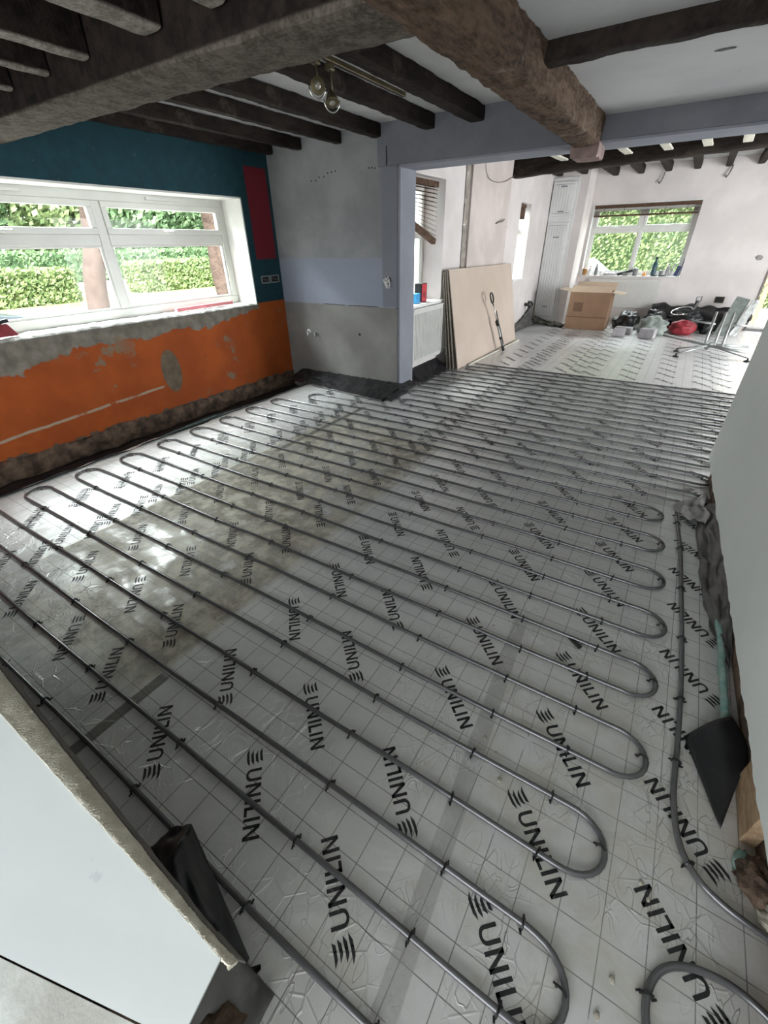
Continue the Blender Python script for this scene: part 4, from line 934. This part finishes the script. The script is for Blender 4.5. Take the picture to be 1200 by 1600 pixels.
slab('navy blue box at the right end of the far window sill', -.255, .07, .17, .08, 'navy', .2)
slab('thin dark brown strip standing at the very right end of the far sill', -.205, .012, .30, .04, 'navy', .08)
slab('clear flat packet between the glass bottle and the silver packet', -.48, .03, .12, .06, 'rad', .3)
for x, s in ((-.62, 'left one of two black clips lying on the sill edge above the radiator'), (-.50, 'right one of two black clips lying on the sill edge above the radiator')):
    tag(build('black_clamp', MB().bar((x - .05, 10.958, .885), (x + .05, 10.962, .890), .03, .02), 'black', bevel=.005), s, 'clamp')

# ================================================================== HEAP AT THE FAR WALL
def bag(name, label, c, r, mt, cat='bag', seed=0, amp=.35, sub=4):
    return tag(build(name, MB().blob(c, r, amp, 2.6, sub, seed, .003), mt, smooth=True), label, cat)
m_ = MB(); m_.sheet(lambda u, v: (-.5 + 1.3 * u, 10.80 - .22 * v * (1 - v) - .25 * v + .04 * N3(u * 7, v * 4), .004 + (.40 + .05 * N3(u * 5, 1)) * (1 - v) + .03 * N3(u * 9, v * 6, 4)), 50, 20)
tag(build('black_sheet', m_, 'blackcloth', smooth=True, solid=.004), 'black plastic sheet draped behind the heap along the far wall', 'plastic sheet')
bag('bin_bag', 'black bag heap just right of the cardboard box', (-.84, 10.32, .10), (.24, .18, .20), 'blackcloth', seed=41)
bag('bin_bag', 'lumpy black bag between radiator and red bag', (-.36, 10.30, .14), (.20, .16, .21), 'blackcloth', seed=42)
bag('sack', 'pale grey green sack behind the grey blocks', (-.36, 9.78, .13), (.24, .14, .17), 'greenbag', seed=43, amp=.3)
bag('red_bag', 'dark red bag on the foil floor in front of the black sheet', (.12, 10.0, .11), (.21, .15, .14), 'darkred', seed=44, amp=.2)
bag('tool_bag', 'black and grey tool heap on top behind the red bag', (.12, 10.34, .20), (.24, .14, .17), 'black', seed=45, amp=.5)
for i, (x, y, w, d, h, rz, s) in enumerate([(-.84, 9.35, .20, .16, .12, .1, 'nearest left pale grey paving block beside the cardboard box'), (-.80, 9.66, .28, .16, .11, -.1, 'longer pale grey block behind the nearest left one'), (-.38, 9.38, .24, .18, .15, -.2, 'pale grey block in front of the green sack')]):
    m_ = MB(); c_, s_ = math.cos(rz), math.sin(rz); m_.obox((x, y, h / 2 + .003), (c_, s_, 0), (-s_, c_, 0), (0, 0, 1), w / 2, d / 2, h / 2); tag(build('paving_block', m_, 'grey_block', bevel=.008), s, 'block', 'grey blocks on the floor by the far wall')
# hose coil / chrome
tag(build('metal_coil', MB().tube([(.03 + .16 * math.cos(a), 10.28 + .10 * math.sin(a), .36 + .06 * math.sin(a * 1 + .6)) for a in [i * PI / 8 for i in range(14)]], .012, 8), 'chrome', smooth=True), 'shiny curved metal tube on top of the tool heap', 'tube')
vt = thing('upright_tool', 'black upright tool with white handle loop standing in the heap', 'tool', (.20, 10.45, .3))
build('shaft', MB().bar((.18, 10.45, .30), (.235, 10.48, .52), .06, .05), 'black', vt, bevel=.008); build('handle', MB().tube([(.20, 10.47, .50), (.20, 10.48, .58), (.275, 10.48, .59), (.275, 10.48, .51)], .011, 8), 'greyp', vt, smooth=True)
bag('tool_case', 'dark rounded case between red bag and metal stand', (.50, 10.3, .09), (.11, .13, .12), 'black', seed=46, amp=.25)
# leaning pale panel in plastic
lp = thing('wrapped_panel', 'grey green panel with clear torn wrapping leaning by the doorway', 'panel', (.85, 10.35, 0))
build('panel', MB().prism([(.62, 10.18, .004), (.86, 10.15, .004), (1.0, 10.5, .56), (.80, 10.55, .60)], (.0, .03, .01)), simple('grey_green_panel', (0.24, 0.27, 0.25), .5), lp, bevel=.003)
build('wrapping', MB().sheet(lambda u, v: (.84 + .12 * u + .18 * v + .02 * N3(u * 5, v * 6), 10.13 + .34 * v + .02 * N3(u * 4, v * 5, 2), .006 + .56 * v), 8, 14), simple('milky_wrap', (0.6, 0.62, 0.6), .25), lp, smooth=True, solid=.003)
tag(build('timber_offcut', MB().bar((.98, 10.6, .0), (1.06, 10.75, .40), .10, .04), 'oldwood', bevel=.003), 'short brown timber offcut leaning beside the doorway', 'timber offcut')
tag(build('hand_brush', MB().blob((1.10, 10.62, .26), (.035, .03, .07), .2, 3, 3, 50), 'black', smooth=True), 'small dark brush hanging over the offcut end by the doorway', 'brush')
# metal stand (folded trestle frame)
st = thing('metal_stand', 'galvanised folding metal stand with rubber feet standing on the far foil floor', 'stand', (.5, 8.6, .0))
hub = Vector((.52, 8.35, .12))
def rod(a_, b_, r=.014, mt='steel', nm='rod'): return build(nm, MB().tube([a_, b_], r, 8), mt, st, smooth=True)
rod((-.12, 8.95, .13), hub, .020, nm='arm'); rod((1.02, 8.62, .10), hub + Vector((0, .1, 0)), .018, nm='arm'); rod((.98, 8.22, .09), hub + Vector((0, -.03, 0)), .020, nm='arm'); 
rod(hub, (.13, 7.92, .045), .013, nm='arm'); rod(hub, (1.0, 8.02, .05), .010, nm='arm'); rod((.12, 8.33, .05), hub, .010, nm='arm')
for dx, nm in ((-.06, 0), (.06, 0), (.16, 0)):
    rod((hub.x + dx, hub.y + .06, hub.z - .02), (hub.x + dx + .02, hub.y + .38, hub.z + .42), .018, nm='upright')
rod((.20, 8.75, .40), (.52, 8.72, .37), .013, nm='crossbar'); rod((.66, 8.75, .37), (1.0, 8.80, .36), .013, nm='crossbar')
for x, y in ((.13, 7.92), (1.0, 8.02), (.12, 8.33)):
    build('rubber_foot', MB().lathe((x, y, .002), [(.045, 0), (.040, .012), (.012, .022), (.010, .05)], 12), 'black', st, smooth=True)
build('hub', MB().tube([hub + Vector((-.03, -.02, -.03)), hub + Vector((.03, .08, .02))], .035, 10), 'steel', st, smooth=True)
# sockets on the far wall
t = thing('double_socket_box', 'dark double socket opening on the far wall above the heap', 'socket box', (.57, 11.0, .5))
m_ = MB(); m_.box(.50, .65, 10.988, 10.999, .445, .455); m_.box(.50, .65, 10.988, 10.999, .545, .555); m_.box(.50, .51, 10.988, 10.999, .455, .545); m_.box(.64, .65, 10.988, 10.999, .455, .545); build('rim', m_, 'brass', t)
build('opening', MB().box(.511, .639, 10.993, 10.999, .456, .544), 'sock_in', t)
tag(build('wall_stain', MB().blob((.93, 10.998, 1.19), (.05, .003, .035), .5, 3, 3, 61), simple('grey_smudge', (0.35, 0.33, 0.31), .9), smooth=True), 'faint grey smudged patch at the right of the far wall', 'mark')
# hooks on far wall top
for x, z, s in ((-.93, 2.42, 'small dark hook hanging below the far joists left of the window'), (.07, 2.44, 'bent bracket with pale tip hanging below the far joists')):
    tag(build('wall_hook', MB().tube(catmull([(x + .02, 10.97, z + .1), (x, 10.95, z), (x - .03, 10.95, z - .06), (x - .05, 10.96, z - .03)], 6), .010, 6), 'cable', smooth=True), s, 'hook')
# dust sheet heap by cupboard
def ds(u, v):
    x = -2.62 + .68 * u; y = 9.90 + .36 * v - .1 * u
    return (x, y, max(.003, .03 + .05 * N3(u * 7, v * 5, 3) + .02 * N3(u * 17, v * 13, 3) + .10 * (1 - u) ** 3))
tag(build('dust_sheet', MB().sheet(ds, 50, 20), 'cloth', smooth=True, solid=.003), 'crumpled olive dust sheet at the foot of the white cupboard', 'dust sheet')
m_ = MB(); m_.sheet(lambda u, v: (-2.66 + .10 * v * u + .03 * N3(u * 6, v * 4), 8.2 + 1.75 * u, .004 + (.12 + .30 * u ** 4) * (1 - v) + .025 * N3(u * 12, v * 5, 9) * (1 - v)), 50, 12)
tag(build('plastic_sheet', m_, 'membrane_grey', smooth=True, solid=.003), 'grey plastic upstand along the far left wall running to the cupboard', 'plastic sheet')
t = thing('pipe_valves', 'dark pipe fittings sticking out low on the wall left of the cupboard', 'pipe fitting', (-2.68, 9.65, .4))
build('valve', MB().tube([(-2.695, 9.55, .42), (-2.62, 9.55, .42), (-2.60, 9.60, .38)], .03, 8), 'black', t, smooth=True); build('valve', MB().tube([(-2.695, 9.78, .44), (-2.63, 9.78, .44), (-2.61, 9.82, .40)], .025, 8), 'black', t, smooth=True)
build('wire', MB().tube(catmull([(-2.66, 9.5, .40), (-2.64, 9.45, .28), (-2.65, 9.55, .12), (-2.6, 9.7, .03)], 6), .006, 6), 'cable', t, smooth=True)
# loose bits on near floor
tag(build('clip_strip', MB().bar((-.02, 1.53, .008), (.035, 1.49, .008), .018, .012), 'black', bevel=.002), 'loose black clip stick lying between two pipe loops', 'clip stick')
cr_i = 0
CS = ['on the translucent tape between two pipe loops', 'on the tape just behind its neighbour', 'left of the tape, furthest of the cluster', 'just outside the second right-hand loop', 'outside the second right-hand loop, nearer one', 'pale speck by the middle pipe runs', 'between the front right loop and the corner bend', 'nearest the bottom edge, right of the front loop', 'right of the tape beside the fourth pipe run']
for x, y in [(-.14, .82), (-.12, .87), (-.17, .90), (.34, .74), (.36, .71), (-.33, 1.42), (.30, .50), (.28, .42), (-.08, .79)]:
    cr_i += 1
    r_ = random.uniform(.004, .008)
    tag(build('plaster_crumb', MB().blob((x, y, r_ * .5 + .001), (r_, r_ * 1.3, r_ * .6), .4, 3, 2, cr_i, .001), 'cream'), 'tiny pale plaster crumb, ' + CS[cr_i - 1], 'crumb', 'plaster crumbs on the foil')

# ================================================================== OUTSIDE
def m_leaf(name, a, b, c):
    m = Mat(name, .7, 0, .2); n = m.noise(1.3, 3); n2 = m.noise(7, 3); col = m.mix(m.step(n, .35, .65), a, b); col = m.mix(m.step(n2, .45, .7), col, c); m.color(col); return m.mat
M['leaf_a'] = m_leaf('light_green_leaves', (0.20, 0.29, 0.13), (0.27, 0.35, 0.16), (0.36, 0.40, 0.20))
M['leaf_b'] = m_leaf('mid_green_leaves', (0.14, 0.24, 0.12), (0.19, 0.29, 0.15), (0.25, 0.34, 0.18))
M['leaf_y'] = m_leaf('yellow_green_leaves', (0.28, 0.32, 0.05), (0.34, 0.34, 0.06), (0.20, 0.30, 0.06))
M['bark'] = m_wood('pinkish_tree_bark', (0.07, 0.047, 0.038), (0.15, 0.105, 0.088), .6, 1.0)
M['gravel'] = m_plaster('pale_gravel_drive', (0.36, 0.34, 0.31), (0.46, 0.44, 0.40), 1.5, .4, (0.30, 0.26, 0.2))
M['grass'] = m_leaf('dry_grass', (0.26, 0.30, 0.09), (0.34, 0.34, 0.14), (0.42, 0.40, 0.26))
GZ = -.32
struct('ground', MB().box(-70, -4.8, -40, 80, GZ - .2, GZ), 'gravel'); struct('ground', MB().box(-4.8, 40, 11.35, 80, GZ - .2, GZ), 'gravel')
def leaves(mb, n, fn, size):
    for _ in range(n):
        p = Vector(fn()); d = Vector((random.gauss(0, 1), random.gauss(0, 1), random.gauss(0, 1))).normalized(); e = d.orthogonal().normalized(); g_ = d.cross(e); s = size * random.uniform(.6, 1.3)
        mb.add([p - e * s, p + g_ * s * .5, p + e * s, p - g_ * s * .5], [(0, 1, 2, 3)])
def hedge(label, x0, x1, y0, y1, h, mt, n=9000, size=.09):
    t = thing('hedge', label, 'hedge', ((x0 + x1) / 2, (y0 + y1) / 2, GZ))
    c_ = MB()
    def fc(u, v): 
        return (0, 0, 0)
    c_.box(x0 + .12, x1 - .12, y0 + .12, y1 - .12, GZ, GZ + h - .12); build('inner_growth', c_, 'leaf_b', t)
    l = MB()
    def f():
        s = random.random()
        if s < .55: return (x1 + random.uniform(-.14, .10), random.uniform(y0, y1), GZ + random.uniform(.03, h))
        if s < .8: return (random.uniform(x0, x1), random.uniform(y0, y1), GZ + h + random.uniform(-.14, .08))
        if s < .9: return (random.uniform(x0, x1), y0 + random.uniform(-.08, .12), GZ + random.uniform(.03, h))
        return (random.uniform(x0, x1), y1 + random.uniform(-.12, .08), GZ + random.uniform(.03, h))
    leaves(l, n, f, size); build('foliage', l, mt, t); return t
def hedge_at(label, x, ya, yb, h, mt, dep=1.2, n=9000, size=.10): return hedge(label, x - dep, x, ya, yb, h, mt, n, size)
hedge_at('clipped green hedge behind the left pane of the big left window', -21, 2.0, 9.8, 1.15, 'leaf_a', n=12000)
hedge_at('long clipped yellow green hedge behind the right pane of the big left window', -22, 13.2, 21.0, 1.25, 'leaf_a', n=12000)
hedge_at('bright yellow green bush at the end of the long hedge', -20.6, 18.2, 20.0, 1.35, 'leaf_y', .9, n=3500)
hedge_at('second dark hedge further away across the drive', -34, 2, 40, 1.7, 'leaf_b', n=14000, size=.16)
struct('ground', MB().box(-24, -19.4, 0, 30, GZ, GZ + .02), 'grass')
def tree(label, x, y, r, h, crown, mt, n, size, cz, lean=0):
    t = thing('tree', label, 'tree', (x, y, GZ)); P = [(x + .05 * math.sin(k), y + .05 * math.cos(k * 1.3) + lean * h * k / 14, GZ + h * k / 14) for k in range(15)]
    build('trunk', MB().tube(P, [r * (1.25 if k == 0 else 1.05 - .025 * k) for k in range(15)], 16), 'bark', t, smooth=True)
    l = MB()
    def f():
        while True:
            p = Vector((random.uniform(-1, 1), random.uniform(-1, 1), random.uniform(-1, 1)))
            if .35 < p.length < 1: break
        return (x + p.x * crown[0], y + p.y * crown[1], cz + p.z * crown[2])
    leaves(l, n, f, size); build('crown', l, mt, t); return t
tree('tree with a thick pinkish brown trunk seen through the left pane of the big window', -13.2, 6.35, .26, 6, (3.2, 3.5, 1.8), 'leaf_a', 4000, .16, 6.2, .28)
tree('tree with mottled trunk seen at the right edge of the big left window', -12.6, 10.2, .24, 6, (3.0, 3.0, 1.8), 'leaf_a', 3000, .16, 6.4)
for i, (y, mt, s) in enumerate([(2, 'leaf_a', 'first'), (10, 'leaf_b', 'second'), (18, 'leaf_a', 'third'), (26, 'leaf_b', 'fourth'), (35, 'leaf_a', 'fifth'), (46, 'leaf_b', 'sixth')]):
    tree('big background tree beyond the drive, %s from the left' % s, -42 + (i % 2) * 2, y, .35, 6, (4, 6.0, 6.5), mt, 9000, .32, 5.5)
# dark parked car just visible at the left edge
def car(label, x, y, rz, body, L=4.2):
    t = thing('parked_car', label, 'car', (x, y, GZ))
    prof = [(-2.1, .30), (-2.1, .62), (-1.95, .80), (-1.2, .92), (-.55, 1.38), (.75, 1.42), (1.5, 1.0), (2.05, .92), (2.12, .55), (2.1, .30)]
    ca, sa = math.cos(rz), math.sin(rz)
    def Wd(u, v, z): return Vector((x + u * ca - v * sa, y + u * sa + v * ca, GZ + z))
    vs = []; fs = []; n = len(prof); ws = [-.86, -.80, -.5, 0, .5, .80, .86]
    for j, w in enumerate(ws):
        k = .93 if abs(w) > .82 else 1
        for (u, z) in prof: vs.append(Wd(u * (1 if abs(w) < .6 else .985), w * (1 if z < .93 else .84), z * k if z > .5 else z))
    for j in range(len(ws) - 1):
        for k in range(n - 1): fs.append((j * n + k, j * n + k + 1, (j + 1) * n + k + 1, (j + 1) * n + k))
        fs.append((j * n + n - 1, j * n, (j + 1) * n, (j + 1) * n + n - 1))
    fs.append(tuple(range(n))); fs.append(tuple((len(ws) - 1) * n + k for k in range(n)))
    build('body', MB().add(vs, fs), body, t, smooth=False, bevel=.04)
    for sd in (-1, 1):
        gl = MB(); w = .725 * sd; gl.prism([Wd(-1.05, w, .96), Wd(-.5, w, 1.30), (Wd(.65, w, 1.33)), Wd(1.3, w, 1.0)], Wd(0, w * 1.02, 0) - Wd(0, w, 0)); build('side_window', gl, 'greyp', t)
    for u in (-1.3, 1.35):
        for sd in (-1, 1):
            wl = MB(); c_ = Wd(u, .80 * sd, .31); ax = (Wd(0, 1, 0) - Wd(0, 0, 0)); wl.lathe(c_ - ax * .10, [(.20, 0), (.31, .02), (.32, .18), (.20, .20)], 20, ax); wo = build('wheel', wl, 'black', t, smooth=True)
            hb = MB(); hb.lathe(c_ - ax * .105, [(.17, 0), (.18, .21)], 14, ax); build('hubcap', hb, 'steel', wo)
    for sd in (-1, 1):
        lt = MB(); lt.obox(Wd(-2.09, .62 * sd, .68), (ca, sa, 0), (-sa, ca, 0), (0, 0, 1), .03, .14, .06); build('headlamp', lt, 'chrome', t, bevel=.01)
    return t
car('dark grey parked car at the left edge of the big window', -9.6, 1.2, 1.6, simple('dark_car_paint', (0.05, 0.06, 0.07), .3))
car('white parked car behind the left half of the far window', -3.0, 14.6, PI, simple('white_car_paint', (0.62, 0.64, 0.66), .25))
# hedge wall behind far window
t = thing('hedge', 'tall dense hedge filling the view of the far window', 'hedge', (-1, 19, GZ))
build('inner_growth', MB().box(-7, 4, 18.3, 20, GZ, 4.6), 'leaf_b', t)
l = MB(); leaves(l, 46000, lambda: (random.uniform(-7.2, 4.2), 18.2 + random.uniform(-.35, .1), random.uniform(GZ, 4.8)), .055); build('foliage', l, 'leaf_a', t)
tag(build('flower_bush', MB().blob((-3.15, 16.9, .62), (.25, .25, .95), .5, 3, 3, 9), 'leaf_y'), 'yellow flowering shrub behind the white car', 'shrub')
# brown fence outside the far door and foliage by side windows
fe = thing('timber_fence', 'pale brown timber fence beyond the far doorway', 'fence', (4.0, 14.0, GZ))
for k in range(9): build('board', MB().box(1.0, 7.0, 13.98, 14.0, GZ + .9 + k * .15, GZ + 1.03 + k * .15), 'oldwood', fe)
for x in (1.5, 3.4, 5.3): build('fence_post', MB().box(x, x + .1, 14.0, 14.1, GZ, GZ + 2.3), 'oldwood', fe)
